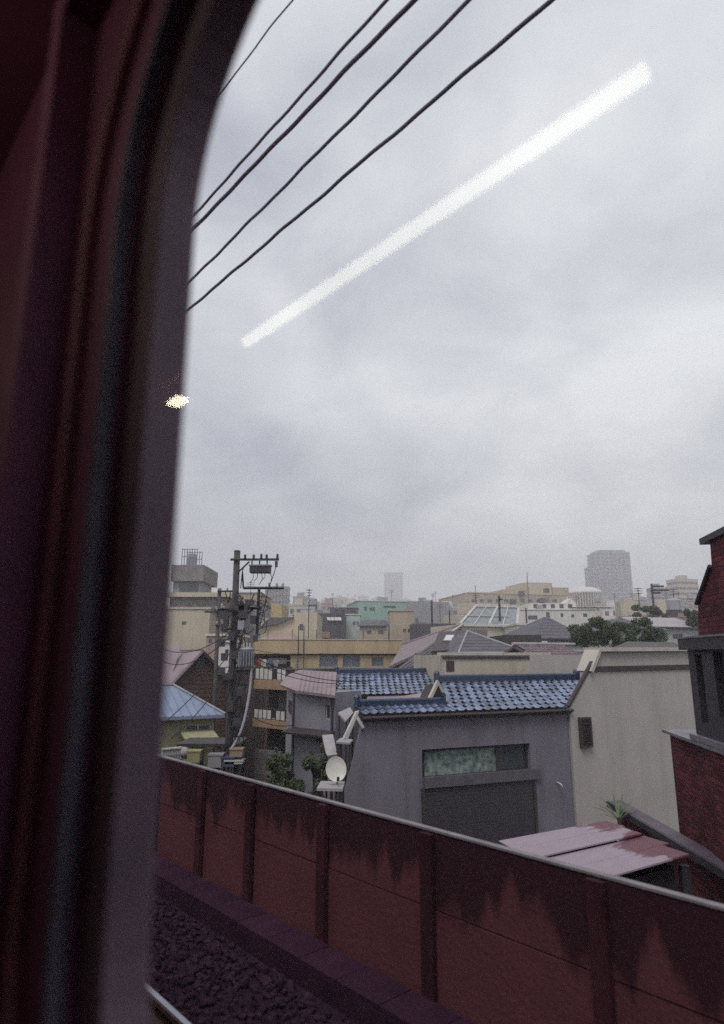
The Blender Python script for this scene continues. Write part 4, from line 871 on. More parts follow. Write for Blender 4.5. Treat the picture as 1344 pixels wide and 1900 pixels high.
b2 = at(408, 1092, 31); p2 = thing('utility_pole', 'slim dark utility pole standing beyond the transformer pole', 'utility pole', (b2.x, b2.y, 0))
MB().tube([(0, 0, 0), (0, 0, b2.z)], .12, 10, .09).build('pole', STEEL, p2, smooth=True)
for (xa, xb, y) in ((404, 440, 1097), (398, 432, 1132), (400, 425, 1160), (380, 425, 1135)):
    a, b_ = at(xa, y, 30.85) - Vector((b2.x, b2.y, 0)), at(xb, y, 30.85) - Vector((b2.x, b2.y, 0)); MB().tube([a, b_], .045, 4).build('crossarm', STEEL, p2)
    for k in range(3):
        q = a.lerp(b_, .1 + .4 * k); MB().lathe([(.03, q.z + .04), (.05, q.z + .08), (.03, q.z + .1), (.05, q.z + .13), (.02, q.z + .18)], 7, q.x, q.y).build('insulator', CERAM, p2)
for k in range(5):
    q = at(412 + 5 * (k % 2), 1140 + k * 26, 30.8) - Vector((b2.x, b2.y, 0)); MB().box(q.x - .15, q.x + .15, q.y - .1, q.y + .05, q.z - .2, q.z + .15).build('junction_box', STEEL, p2)
def span(label, a, b_, sag, r=.014):
    A, B_ = at(*a), at(*b_); pts = [A.lerp(B_, k / 24) - Vector((0, 0, sag * 4 * (k / 24) * (1 - k / 24))) for k in range(25)]
    return tag(MB().tube(pts, r, 5).build('overhead_cable', CABLE, smooth=True), label, 'cable')
span('cable sagging from transformer pole across the tan tower block, upper of two', (436, 1166, 22), (250, 1160, 30), 1.0, .016)
span('cable sagging from transformer pole across the tan tower block, lower of two', (436, 1172, 22), (250, 1178, 30), 1.2, .016)
span('cable from transformer pole passing over the yellow apartment windows to the blue roof', (440, 1205, 22), (700, 1262, 26), .4, .016)
span('thin cable from transformer pole passing above the pink roof', (440, 1212, 22), (625, 1268, 24.5), .25, .013)
span('thin cable from slim pole crossing in front of the yellow parapet', (412, 1190, 30.8), (600, 1212, 40), .3, .013)
span('cable slanting down across the blue hip roof towards the transformer pole', (300, 1345, 20.5), (432, 1205, 22), .15, .015)
span('second cable slanting across the blue hip roof', (318, 1370, 20.5), (430, 1235, 22), .2, .015)
span('short slack cable joining the two utility poles, upper', (409, 1132, 30.8), (436, 1130, 22), .3, .016)
span('short slack cable joining the two utility poles, lower', (409, 1160, 30.8), (436, 1168, 22), .5, .02)
span('service cable dropping from transformer pole to the lilac house', (430, 1300, 22), (545, 1345, 24.5), .3, .013)

# ------------------------------------------------------------------ yard clutter beyond the wall
def at_thing(name, label, cat, px, py, Y): q = at(px, py, Y); return thing(name, label, cat, (q.x, q.y, 0)), q
fb = Bld('board_fence', 'grey weathered board fence panel below the balcony house', 'fence', 474, 23, 521, 22.4, 1410)
WOODG = mat('weathered_boards', (.17, .15, .15), (.12, .10, .105), 4, rough=.9, rand=.25)
zt_ = fb.hit(490, 1391)[1]
for k in range(8): MB().box(0, fb.w, -.02 - .004 * (k % 2), .015, zt_ - .16 * (k + 1) + .02, zt_ - .16 * k).build('board', WOODG, fb.root)
for x in (.05, fb.w / 2, fb.w - .05): MB().box(x - .04, x + .04, .017, .09, 0, zt_ - .02).build('post', WOODG, fb.root)
cs = Bld('corrugated_fence', 'white corrugated sheet fence at the foot of the cream house', 'fence', 300, 21, 337, 21.4, 1400)
zt_ = cs.hit(310, 1391)[1]; b = MB(); n = 24
for k in range(n + 1):
    x = cs.w * k / n; y = .03 * math.cos(k * math.pi); b.v += [(x, y, zt_ - 1.6), (x, y, zt_)]
for k in range(n): b.f.append((2 * k, 2 * k + 2, 2 * k + 3, 2 * k + 1))
b.build('sheet', WHITE, cs.root, fix=False); MB().box(0, cs.w, -.05, .05, zt_ + .002, zt_ + .05).build('rail', WHITE, cs.root)
for k in range(1, 4): MB().box(0, cs.w, -.06, -.034, zt_ - .14 * k - .03, zt_ - .14 * k).build('rail', GALV, cs.root)
for x in (.1, cs.w - .1): MB().box(x - .03, x + .03, .04, .1, 0, zt_).build('post', STEEL, cs.root)
# white tank on a frame
tk, q = at_thing('water_tank', 'small rounded white tank on a dark stand beside the corrugated fence', 'tank', 345, 1390, 22); h_ = .42
MB().lathe([(.02, q.z - .26), (.14, q.z - .22), (.2, q.z - .1), (.2, q.z + .12), (.17, q.z + .17), (.05, q.z + .19)], 14).build('body', WHITE, tk, smooth=True)
for (x, y) in ((-.18, -.18), (.18, -.18), (.18, .18), (-.18, .18)): MB().box(x - .025, x + .025, y - .025, y + .025, 0, q.z - .2).build('leg', STEEL, tk)
MB().box(-.22, .22, -.22, .22, q.z - .27, q.z - .235).build('platform', STEEL, tk)
# dark pergola / bicycle roof with clutter
pg_, q = at_thing('carport', 'low dark flat roofed carport at the foot of the utility pole', 'carport', 395, 1380, 22.5)
MB().box(-1.0, 1.0, -.7, .9, q.z, q.z + .09).build('roof', DARKMETAL, pg_)
for (x, y) in ((-.9, -.6), (.9, -.6), (.9, .8), (-.9, .8), (-.2, -.6), (.35, -.6)): MB().box(x - .05, x + .05, y - .05, y + .05, 0, q.z - .002).build('post', DARKMETAL, pg_)
JUNK = [('plastic_crate', 'yellowish plastic crate stored under the carport', (.30, .28, .14), 362, 1402, .4, .35), ('storage_box', 'grey storage box beside the crate under the carport', (.25, .24, .24), 402, 1410, .45, .4),
        ('storage_box', 'dark blue storage box at the carport edge', (.06, .08, .13), 425, 1412, .4, .3), ('storage_box', 'tan cardboard coloured box near the pole foot', (.3, .22, .15), 440, 1395, .4, .25), ('storage_box', 'white low box lying near the board fence', (.5, .5, .5), 436, 1412, .55, .12)]
for nm, lab, c_, px, py, w_, h_ in JUNK:
    o, q = at_thing(nm, lab, 'crate' if 'crate' in nm else 'box', px, py, 21.6); m = mat(lab[:24], c_, rough=.7, streak=.3)
    MB().box(-w_ / 2, w_ / 2, -.2, .2, q.z - h_ / 2, q.z + h_ / 2 - .05).build('body', m, o); MB().box(-w_ / 2 - .02, w_ / 2 + .02, -.22, .22, q.z + h_ / 2 - .048, q.z + h_ / 2).build('lid', m, o)
    for (x, y) in ((-1, -1), (1, -1), (1, 1), (-1, 1)): MB().box(x * w_ * .4 - .02, x * w_ * .4 + .02, y * .17 - .02, y * .17 + .02, 0, q.z - h_ / 2 - .001).build('leg', STEEL, o)

# ------------------------------------------------------------------ foliage
def leafmat(name, c, c2):
    m = mat(name, c, c2, 2.0, rough=.6, spec=.3); return m
LEAF = leafmat('dark_leaves', (.035, .055, .028), (.07, .095, .045)); LEAF2 = leafmat('dull_leaves', (.06, .075, .045), (.10, .11, .06))
BARK = mat('bark', (.07, .055, .05), rough=.9)
def leafy(n, blobs, size, seed):
    r = np.random.default_rng(seed); V = []; F = []
    cent = np.array([b[:3] for b in blobs]); rad = np.array([b[3:6] for b in blobs]); pr = np.prod(rad, axis=1); pr /= pr.sum(); idx = r.choice(len(blobs), n, p=pr)
    d = r.normal(size=(n, 3)); d /= np.linalg.norm(d, axis=1)[:, None]; rr = r.random(n) ** .45
    c = cent[idx] + d * rad[idx] * rr[:, None]; s = size * (.6 + .8 * r.random(n))
    a = r.normal(size=(n, 3)); a /= np.linalg.norm(a, axis=1)[:, None]; b = np.cross(a, r.normal(size=(n, 3))); b /= np.linalg.norm(b, axis=1)[:, None]
    P = np.stack([c - a * s[:, None], c + b * s[:, None] * .45, c + a * s[:, None], c - b * s[:, None] * .45], 1)
    return P.reshape(-1, 3), np.arange(4 * n).reshape(-1, 4)
def plant(name, label, cat, loc, blobs, n, size, m, trunk_h, seed, limbs=5):
    t = thing(name, label, cat, loc); P, F = leafy(n, blobs, size, seed); me = bpy.data.meshes.new('crown'); me.from_pydata(P.tolist(), [], F.tolist()); me.materials.append(m); link('crown', me, t)
    b = MB().tube([(0, 0, 0), (.05, .03, trunk_h * .5), (0, 0, trunk_h)], .12, 8, .07)
    for k in range(limbs):
        bb_ = blobs[k % len(blobs)]; b.tube([(0, 0, trunk_h * (.5 + .4 * k / limbs)), (bb_[0] * .5, bb_[1] * .5, trunk_h * .5 + bb_[2] * .45), (bb_[0], bb_[1], bb_[2])], .05, 5, .012)
    b.build('trunk', BARK, t); return t
def blobset(w_, h_, zc, n, seed, dep=1.0):
    r = random.Random(seed); return [(r.uniform(-w_, w_), r.uniform(-dep, dep), zc + r.uniform(-h_, h_) * (1 - .3 * abs(r.random())), r.uniform(.22, .42) * w_ * .8, r.uniform(.5, .9) * dep, r.uniform(.35, .6) * h_) for _ in range(n)]
q = at(1145, 1172, 42)
plant('garden_tree', 'broad dark green bushy tree behind the tan house', 'tree', (q.x, q.y, 0), [(b[0], b[1], b[2], b[3] * .5, b[4] * .6, b[5] * .62) for b in blobset(2.6, 1.0, q.z - .05, 46, 3, 1.5)] + [(-2.2, 0, q.z - .3, .8, .8, .7), (2.4, 0, q.z - .3, .8, .8, .6)], 17000, .085, LEAF, q.z - 1, 5, 14)
q = at(552, 1438, 18.5)
plant('garden_bush', 'dark rounded bush between board fence and satellite dish', 'bush', (q.x, q.y, 0), [(b[0], b[1], b[2], b[3] * .6, b[4] * .6, b[5] * .65) for b in blobset(.75, .55, q.z - .1, 30, 8, .7)], 9000, .05, LEAF, q.z - .6, 9, 7)
q = at(590, 1410, 20)
plant('garden_shrub', 'small olive shrub against the lilac house wall', 'bush', (q.x, q.y, 0), blobset(.4, .35, q.z, 6, 18, .4), 2500, .045, LEAF2, q.z - .3, 19, 5)
q = at(522, 1412, 20.5)
plant('garden_shrub', 'thin bluish green shrub beside the board fence', 'bush', (q.x, q.y, 0), blobset(.3, .5, q.z - .1, 6, 28, .3), 2000, .045, LEAF2, q.z - .3, 29, 5)
q = at(1292, 1150, 60)
plant('garden_tree', 'small green tree showing past the edge of the brick house', 'tree', (q.x, q.y, 0), blobset(1.1, .9, q.z, 8, 38, .8), 4000, .09, LEAF, q.z - 1, 39, 6)
q = at(1206, 1120, 75)
plant('garden_tree', 'thin dull tree beyond the bushy tree near the steel mast', 'tree', (q.x, q.y, 0), blobset(2.0, .8, q.z - 1, 9, 48, .8), 3500, .12, LEAF2, q.z - 1.5, 49, 6)
# long pointed leaves by the lean-to
yp = thing('spiky_plant', 'plant with long pointed green leaves behind the pink lean-to roof', 'plant', tuple(at(1146, 1500, 12.9).xy) + (0,)); q = at(1146, 1506, 12.9)
LEAF3 = mat('blade_leaf', (.09, .13, .05), (.06, .09, .04), 6, rough=.5)
for k in range(16):
    t = R(150 + random.uniform(-150, 60)); l = random.uniform(.35, .7); e_ = random.uniform(.15, 1.0); d0 = Vector((math.cos(t), math.sin(t) * .6, e_)).normalized(); sd_ = d0.cross(Vector((0, 0, 1))).normalized() * .022
    o = Vector((0, 0, q.z - .15)); a = o + d0 * l * .5 + Vector((0, 0, .03)); tip = o + d0 * l - Vector((0, 0, .05 * l))
    MB().add([o - sd_ * .5, o + sd_ * .5, a + sd_, a - sd_, tip, a - Vector((0, 0, .008))], [(0, 1, 5), (0, 5, 3), (1, 2, 5), (3, 5, 4), (5, 2, 4)]).build('leaf', LEAF3, yp, fix=False)
MB().tube([(0, 0, 0), (.02, 0, q.z - .1)], .04, 6).build('stem', BARK, yp)

# ------------------------------------------------------------------ middle distance
CREAMB = mat('cream_block', (.50, .44, .34), (.43, .375, .29), .3, rough=.85, streak=.3)
GREYB = mat('grey_block', (.30, .295, .31), (.25, .245, .26), .3, rough=.85, streak=.3)
PINKB = mat('pink_brown_block', (.36, .26, .24), (.3, .22, .2), .3, rough=.85, streak=.3)
MINT = mat('mint_render', (.28, .42, .37), (.24, .36, .32), .4, rough=.85, streak=.25)
TANB = mat('tan_block', (.44, .36, .27), (.37, .30, .225), .4, rough=.85, streak=.3)
DARKB = mat('dark_block', (.085, .08, .095), (.065, .06, .072), .4, rough=.85)
WHITEB = mat('white_block', (.62, .60, .57), (.54, .52, .5), .4, rough=.8, streak=.3)
def block(name, label, px0, px1, ytop, Y, m, wins=(), dep=None, yaw=.0, cop=None, py=1170, cat='building', fm=ALU, gm=None, mull=1):
    bl = Bld(name, label, cat, px0, Y, px1, Y + yaw, py); zt = bl.hit((px0 + px1) / 2, ytop)[1]
    for q in wins: bl.win(*q, fm, gm or GLASS, mull)
    bl.wall(0, bl.w, 0, zt, dep or max(4.0, bl.w * .6), m); bl.zt = zt; bl.dep = dep or max(4.0, bl.w * .6)
    if bl.w > 5 and Y > 55:
        rc_ = random.Random(int(px0)); x = bl.w * rc_.uniform(.15, .6)
        bl.box('rooftop_unit', GALV, x, x + 1.1, 1.2, 2.2, zt + .165, zt + .95); x = bl.w * rc_.uniform(.6, .85)
        MB().tube([(x, 2, zt), (x, 2, zt + 2.6)], .035, 5).build('aerial_mast', STEEL, bl.root)
        for q_ in range(3): MB().tube([(x - .5, 2, zt + 2.5 - .2 * q_), (x + .5, 2, zt + 2.5 - .2 * q_)], .022, 4).build('aerial_rod', STEEL, bl.root)
    if cop: bl.box('coping', cop, -.12, bl.w + .12, -.12, bl.dep + .1, zt + .003, zt + .16)
    return bl
# cream block with rooftop penthouse and tank cage
tb = block('rooftop_block', 'tan apartment tower with grey rooftop penthouse and railing cage', 300, 388, 1130, 62, CREAMB, ((338, 1153, 346, 1160),), 14, cop=TRIMW)
u0, u1 = tb.hit(300, 1100)[0], tb.hit(400, 1100)[0]
z1, z2, z3 = tb.hit(340, 1124, 1)[1], tb.hit(340, 1108, 1)[1], tb.hit(340, 1100, 1)[1]
tb.box('upper_storey', mat('brown_storey', (.22, .18, .165), rough=.85, streak=.3), .3, tb.hit(420, 1100, 1)[0], 1, 12, tb.zt + .165, z2); tb.box('roof_slab', CREAMB, 0, tb.hit(426, 1100, .5)[0], .5, 12.5, z2 + .002, z3)
for k in range(4): r_ = tb.rect(322 + k * 22, 1113, 336 + k * 22, 1123, 1); MB().box(r_[0], r_[1], .95, .998, r_[2], r_[3]).build('window', GLASS, tb.root)
a0, a1 = tb.hit(322, 1080, 3)[0], tb.hit(372, 1080, 3)[0]
tb.box('penthouse', GREYB, a0, a1, 3, 8, z3 + .002, tb.hit(340, 1078, 3)[1])
rr_ = tb.rect(334, 1081, 368, 1097, 3); tb.box('penthouse_opening', GLASS, rr_[0], rr_[1], 2.95, 2.998, rr_[2], rr_[3])
b0, b1 = tb.hit(318, 1060, 2.5)[0], tb.hit(378, 1060, 2.5)[0]
tb.box('tank_room', mat('warm_grey_block', (.235, .215, .215), rough=.85, streak=.3), b0, b1, 2.5, 9, tb.hit(340, 1078, 2.5)[1] + .003, tb.hit(340, 1048, 2.5)[1])
zc0, zc1 = tb.hit(350, 1048, 3)[1], tb.hit(350, 1017, 3)[1]
for k in range(7):
    x = tb.hit(337 + k * 4.7, 1030, 3)[0]; MB().tube([(x, 3.2, zc0), (x, 3.2, zc1 - .1 * (k % 2))], .045, 5).build('cage_bar', GALV, tb.root)
    MB().tube([(x, 5.2, zc0), (x, 5.2, zc1)], .045, 5).build('cage_bar', GALV, tb.root)
xa, xb = tb.hit(337, 1030, 3)[0], tb.hit(365, 1030, 3)[0]
for z in (zc1 - .1, zc0 + .9):
    for y in (3.2, 5.2): MB().tube([(xa, y, z), (xb, y, z)], .05, 5).build('cage_rail', GALV, tb.root)
MB().lathe([(.5, zc0), (.5, zc1 - .5), (.2, zc1 - .35)], 12, (xa + xb) / 2, 4.2).build('tank', GALV, tb.root)
block('red_gabled_shop', 'small pinkish low building between the two utility poles', 384, 440, 1180, 50, PINKB, ((388, 1186, 394, 1194),), 5, cop=WHITE)
block('white_low_house', 'small white low house glimpsed behind the two utility poles', 405, 436, 1192, 44, WHITEB, ((418, 1205, 424, 1220),), 4, cop=WHITE)
block('narrow_brown_house', 'narrow dark brown boarded house tucked behind the transformer can', 432, 478, 1243, 36, mat('dark_brown_boards', (.07, .045, .042), (.045, .03, .03), 1.5, rough=.9, streak=.4), ((446, 1268, 458, 1284), (448, 1310, 462, 1330)), 4, cop=DKB)
block('mid_grey_block', 'grey building with dark upper windows behind the crossarms', 386, 478, 1118, 75, GREYB, ((392, 1140, 404, 1152), (412, 1140, 424, 1152), (446, 1140, 458, 1152)), 10, cop=DARKB)
block('tan_balcony_block', 'tan building with ribbed roof box behind the transformer pole', 440, 482, 1101, 85, TANB, ((446, 1122, 456, 1128), (462, 1122, 472, 1128)), 10, cop=GREYB)
cb_ = block('cream_flat_house', 'cream house with dark sloping roof strip and small window', 484, 588, 1147, 58, CREAMB, ((556, 1158, 563, 1170),), 8)
u = cb_.hit(546, 1147)[0]
MB().prism([(-.1, cb_.hit(490, 1165)[1]), (.8, cb_.zt + .05), (u, cb_.zt + .05), (u - 1.2, cb_.hit(500, 1157)[1])], -.35, -.005).build('roof_strip', SLATE, cb_.root)
cb_.box('parapet', CREAMB, u, cb_.w, .0, 8, cb_.zt + .003, cb_.zt + .5)
MB().slab([(.4, -2.0, cb_.hit(500, 1186)[1]), (u + .3, -2.0, cb_.hit(500, 1186)[1]), (u, -.01, cb_.hit(500, 1176)[1]), (.9, -.01, cb_.hit(500, 1176)[1])], .15).build('pink_canopy', PINKB, cb_.root)
block('yellow_low_block', 'low building with orange yellow upper wall in front of the grey tower', 478, 522, 1121, 110, mat('amber_render', (.5, .38, .18), rough=.8), (), 10)
dn = block('dark_shed_block', 'black flat workshop with a row of small bright roof lights', 589, 640, 1138, 92, DARKB, (), 8)
for k in range(4):
    x = dn.w * (.38 + .13 * k); MB().slab([(x, -.3, dn.zt - 1.0), (x + .45, -.3, dn.zt - 1.0), (x + .3, -.02, dn.zt - .55), (x - .15, -.02, dn.zt - .55)], .06).build('roof_light', WHITE, dn.root)
dn.box('orange_band', ORA, .2, dn.w * .45, -.08, -.003, dn.zt - 3.4, dn.zt - 2.6)
block('dark_roof_box', 'small black box building beside the mint one', 612, 637, 1127, 122, DARKB, (), 6)
block('dark_roof_box', 'long black flat box building touching the mint wall', 638, 664, 1128, 118, DARKB, (), 6, cop=GREYB)
mt = block('mint_building', 'mint green flat roofed building', 663, 754, 1116, 130, MINT, ((676, 1126, 681, 1134), (686, 1127, 696, 1134), (712, 1124, 735, 1129)), 12, yaw=2, cop=WHITEB)
block('white_step_house', 'small white and mint stepped house below the mint building', 636, 668, 1141, 98, mat('pale_mint', (.45, .52, .49), rough=.8), ((655, 1153, 660, 1160), (662, 1153, 666, 1160)), 6, cop=WHITE)
tl = block('tan_shop', 'low tan house with dark hipped roof under the mint building', 668, 718, 1161, 88, TANB, ((682, 1170, 690, 1177), (702, 1169, 712, 1177)), 7)
MB().slab([(-.3, -.4, tl.zt), (tl.w + .3, -.4, tl.zt), (tl.w, 2.2, tl.zt + .85), (.2, 2.2, tl.zt + .85)], .12).build('roof', SLATE, tl.root)
tt = block('tan_tower_house', 'tall blank tan block standing before the mint building', 724, 768, 1134, 86, TANB, ((748, 1167, 754, 1174), (757, 1167, 763, 1174)), 6, cop=TANB)
gb_ = block('grey_office', 'grey office block with black door slot and thin mast', 752, 834, 1116, 150, GREYB, ((770, 1146, 776, 1156),), 14, yaw=3)
MB().prism([(gb_.w, 0), (gb_.w, gb_.zt), (gb_.w + 1.2, gb_.zt - 2.0), (gb_.w + 1.2, 0)], .0, 10).build('side_wing', GREYB, gb_.root)
block('dark_low_row', 'long dark low roof in front of the grey office', 765, 850, 1157, 82, DARKB, (), 6)
block('brown_low_row', 'low brownish row of roofs under the long tan hall', 835, 880, 1133, 160, mat('brown_row', (.2, .17, .165), rough=.9), (), 8)
# steel masts
def mast(label, px, y0, y1, Y, r, arms=(), cat='mast', name='mast'):
    q = at(px, y0, Y); o = thing(name, label, cat, (q.x, q.y, 0)); MB().tube([(0, 0, 0), (0, 0, q.z)], r, 8, r * .8).build('pole', STEEL, o)
    k = Y / 1226
    for (dx0, dx1, y) in arms: z = at(px, y, Y).z; MB().tube([(dx0 * k, -r, z), (dx1 * k, -r, z)], r * .7, 4).build('arm', STEEL, o)
    return o
mast('dark post rising before the grey office', 801, 1114, 1160, 80, .16)
mast('short dark post beside the dark low roof', 834, 1132, 1160, 80, .1)
mast('utility mast before the white framed glass roof', 926, 1105, 1175, 62, .13, ((-2, 6, 1112),))
mast('pale pole in front of the white factory', 976, 1128, 1180, 64, .09)
mast('thin aerial mast on the long tan hall', 978, 1062, 1100, 205, .14)
mast('thin aerial mast at the hall end', 882, 1086, 1105, 205, .12)
mast('black steel mast with side arm beside the thin dull tree', 1209, 1083, 1165, 78, .16, ((0, 22, 1088), (-4, 30, 1095), (0, 14, 1100)))
mast('television aerial above the cream flat house', 574, 1092, 1165, 57, .045, ((-6, 6, 1095), (-5, 5, 1100), (-4, 4, 1105)), 'aerial', 'aerial')
mast('television aerial above the dark workshop', 545, 1140, 1165, 70, .04, ((-4, 4, 1142), (-3, 3, 1146)), 'aerial', 'aerial')
# white framed sloping glass roof
wf = Bld('glass_roof_building', 'building with white framed sloping glass roof', 'building', 848, 60, 962, 62, 1150)
z0, z1 = wf.hit(860, 1158)[1], wf.hit(880, 1126, 2.5)[1]; xs0, xs1 = .3, wf.w - .2; t0, t1 = wf.hit(882, 1126, 2.5)[0], wf.hit(962, 1126, 2.5)[0]
wf.wall(0, wf.w, 0, z0 - .05, 6, CREAMW)
MB().slab([(xs0, 0, z0), (xs1, 0, z0), (t1, 2.5, z1), (t0, 2.5, z1)], .05).build('glazing', mat('grey_glazing', (.16, .18, .2), (.26, .28, .29), 1.5, rough=.15), wf.root)
for k in range(5):
    f_ = k / 4; MB().tube([(xs0 + (xs1 - xs0) * f_, -.02, z0 + .05), (t0 + (t1 - t0) * f_, 2.48, z1 + .05)], .13 if k in (0, 4, 2) else .06, 4).build('rafter', WHITE, wf.root)
MB().box(t0 - .1, t1 + .1, 2.4, 2.7, z1 + .02, z1 + .3).build('ridge_beam', WHITE, wf.root); MB().box(xs0 - .4, xs1 + .2, -.25, .05, z0 - .2, z0 + .05).build('sill_beam', WHITE, wf.root)
MB().box(xs0 + .3, xs1 - .2, 1.0, 1.1, (z0 * .55 + z1 * .45) + .03, (z0 * .55 + z1 * .45) + .12).build('purlin', WHITE, wf.root)
# white factory with stepped roofline
ft = block('white_factory', 'white stepped factory building with scattered windows', 958, 1108, 1132, 112, WHITEB, ((980, 1142, 998, 1150), (1013, 1136, 1021, 1146), (1040, 1138, 1046, 1145), (1060, 1140, 1066, 1146), (1082, 1138, 1090, 1145)), 12, cop=WHITEB)
ft.box('upper_storey', WHITEB, ft.hit(985, 1120)[0], ft.hit(1075, 1120)[0], 1.5, 10, ft.zt + .17, ft.hit(1000, 1118)[1])
for k in range(5): r_ = ft.rect(990 + 16 * k, 1121, 998 + 16 * k, 1128, 1.5); MB().box(r_[0], r_[1], 1.44, 1.498, r_[2], r_[3]).build('window', GLASS, ft.root)
MB().prism([(ft.hit(1055, 1110)[0], ft.hit(1055, 1118)[1] + .02), (ft.hit(1067, 1110)[0], ft.hit(1055, 1108)[1]), (ft.hit(1076, 1110)[0], ft.hit(1055, 1118)[1] + .02)], 2, 6).build('roof_gable', WHITE, ft.root)
ft.box('dark_gutter', DARKB, ft.hit(1060, 1133)[0], ft.hit(1135, 1133)[0], -.3, .0, ft.hit(1060, 1131)[1] + .2, ft.hit(1060, 1129)[1] + .2)
# long tan hall
lh = block('long_tan_hall', 'long tan institutional building with rooftop plant rooms', 866, 1056, 1103, 205, TANB, tuple((875 + 15 * k, 1112, 884 + 15 * k, 1118) for k in range(11)), 25, yaw=8, cop=TANB)
for (a, b_, t) in ((976, 1026, 1081), (935, 978, 1094), (1024, 1056, 1090), (870, 930, 1099)):
    lh.box('plant_room', TANB if a != 976 else CREAMB, lh.hit(a, 1100, 3)[0], lh.hit(b_, 1100, 3)[0] - .05, 3, 18, lh.zt + .17, lh.hit((a + b_) / 2, t, 3)[1])
for (px, py) in ((962, 1097), (1000, 1110), (946, 1112), (1008, 1092)): u, z = lh.hit(px, py); MB().box(u, u + 1.6, -1.2, -.004, z - 1.4, z).build('air_unit', DARKB, lh.root)
# round arena with ribs
ca = at(1086, 1110, 350); ar = thing('round_arena', 'round ribbed arena with low pale domed roof', 'arena', (ca.x, ca.y, 0)); ra = 30 / 1226 * 350
zt_, zd = at(1086, 1103, 350).z, at(1086, 1090, 350).z
MB().lathe([(ra * .96, 0), (ra * .96, zt_)], 40).build('drum', DARKB, ar)
for k in range(40):
    t = 2 * math.pi * k / 40
    if math.sin(t) < .35:
        o = MB().box(-.28, .28, -.5, .5, 0, zt_ + .2).build('rib', CREAMB, ar); o.location = (ra * math.cos(t), ra * math.sin(t), 0); o.rotation_euler = (0, 0, t + R(90))
MB().lathe([(ra * 1.06, zt_ + .2), (ra * 1.06, zt_ + .9), (ra * .98, zt_ + (zd - zt_) * .45), (ra * .8, zt_ + (zd - zt_) * .78), (ra * .45, zd), (.3, zd + .2)], 40).build('dome', WHITEB, ar, smooth=True)
# right edge roofs
rr = Bld('pale_roof_house', 'low house with pale speckled sheet roof past the bushy tree', 'house', 1196, 58, 1300, 60, 1160)
z0, z1 = rr.hit(1230, 1163)[1], rr.hit(1230, 1146, 3)[1]; rr.win(1248, 1176, 1268, 1186, ALU, GLASS, 1); rr.wall(.1, rr.w, 0, z0 - .1, 6, LGREY)
MB().slab([(-.2, -.3, z0), (rr.w + .2, -.3, z0), (rr.w, 3, z1), (0, 3, z1)], .12).build('roof', PALE, rr.root); rr.box('gutter', DKB, -.2, rr.w + .2, -.36, -.302, z0 - .15, z0 - .02)
bl, zb = pyramid('grey_hip_house', 'house with grey hipped roof just beside the bushy tree', 1160, 1232, 1149, 1168, 54, SLATE, .35, None, dep=6, run=.6, py=1160)
bl.wall(0, bl.w, 0, zb - .11, 6, LGREY)
dr, P = slabhouse('dark_roof_house', 'house with nearly black roof peeping over the tan coping', ((1130, 1204, 30), (1165, 1190, 34), (1250, 1192, 34), (1290, 1206, 30)), DKB, .12, DKB)
block('brown_gap_house', 'dark brown wall standing behind the pyramid roof', 934, 1004, 1178, 40, DKB, (), 5)
block('white_strip_house', 'low pale house strip below the slate hipped roof', 985, 1010, 1194, 41, WHITEB, (), 4, cop=WHITE)
block('pale_flat_house', 'pale flat house left of the slate hipped roof', 960, 1012, 1160, 56, WHITEB, ((975, 1168, 984, 1176),), 6, cop=WHITE)

# ------------------------------------------------------------------ hazy skyline
TOW = mat('tower_cladding', (.20, .19, .205), (.17, .16, .175), .05, rough=.7)
TOWG = mat('tower_glass', (.07, .075, .09), rough=.3)
def tower(label, px0, px1, ytop, Y, floors, bays, yaw=0, name='high_rise', m=TOW, dep=None):
    bl = Bld(name, label, 'high-rise', px0, Y, px1, Y + yaw, 1070); zt = bl.hit((px0 + px1) / 2, ytop)[1]; d = dep or bl.w * .8
    bl.box('core', TOWG, .02 * bl.w, .98 * bl.w, .3, d - .3, 0, zt - .3)
    for k in range(floors + 1):
        z = zt * k / floors; bl.box('spandrel', m, 0, bl.w, 0, d, max(0, z - zt / floors * .42), z)
    for k in range(bays + 1):
        x = bl.w * k / bays; w_ = bl.w / bays * .16; MB().box(x - w_, x + w_, -.4, .0, 0, zt).build('pier', m, bl.root)
    bl.zt = zt; bl.dep = d; return bl
tw = tower('broad grey high-rise with rounded shoulder, tallest on the hazy skyline', 1109, 1171, 1024, 620, 30, 8)
tw.box('crown', TOW, tw.w * .1, tw.w * .92, 2, tw.dep - 2, tw.zt + .02, tw.zt + 2.2)
tower('lower grey high-rise attached beside the broad tall one', 1091, 1112, 1053, 600, 24, 4)
tower('faint high-rise dissolving into cloud above the mint building', 714, 747, 1062, 1250, 36, 5)
tower('pale slab high-rise behind the transformer pole', 494, 536, 1088, 330, 14, 7)
far = [(543, 566, 1106, 420), (566, 592, 1116, 380), (596, 613, 1112, 800), (617, 646, 1108, 900), (650, 662, 1112, 1000), (664, 684, 1106, 1100), (690, 712, 1110, 1000), (748, 764, 1112, 1000),
       (1174, 1206, 1108, 420), (1210, 1244, 1090, 380), (1244, 1262, 1098, 420), (1262, 1303, 1074, 400), (1232, 1262, 1118, 260), (1180, 1230, 1128, 240), (1255, 1310, 1128, 220), (588, 600, 1120, 650)]
FARL = ['beside the television aerial of the cream house', 'behind the amber wall', 'above the black workshop', 'over the black box building', 'just before the mint wall edge', "above the mint building's near corner", 'beside the fading high-rise', "past the mint roof's far corner", 'touching the broad tall high-rise', "behind the steel mast's side arm", 'between mast and stepped tan block', 'with stepped top beside the brick house', 'low before the stepped block', 'low behind the dull tree', 'low beside the brick house edge', 'behind the cream parapet']
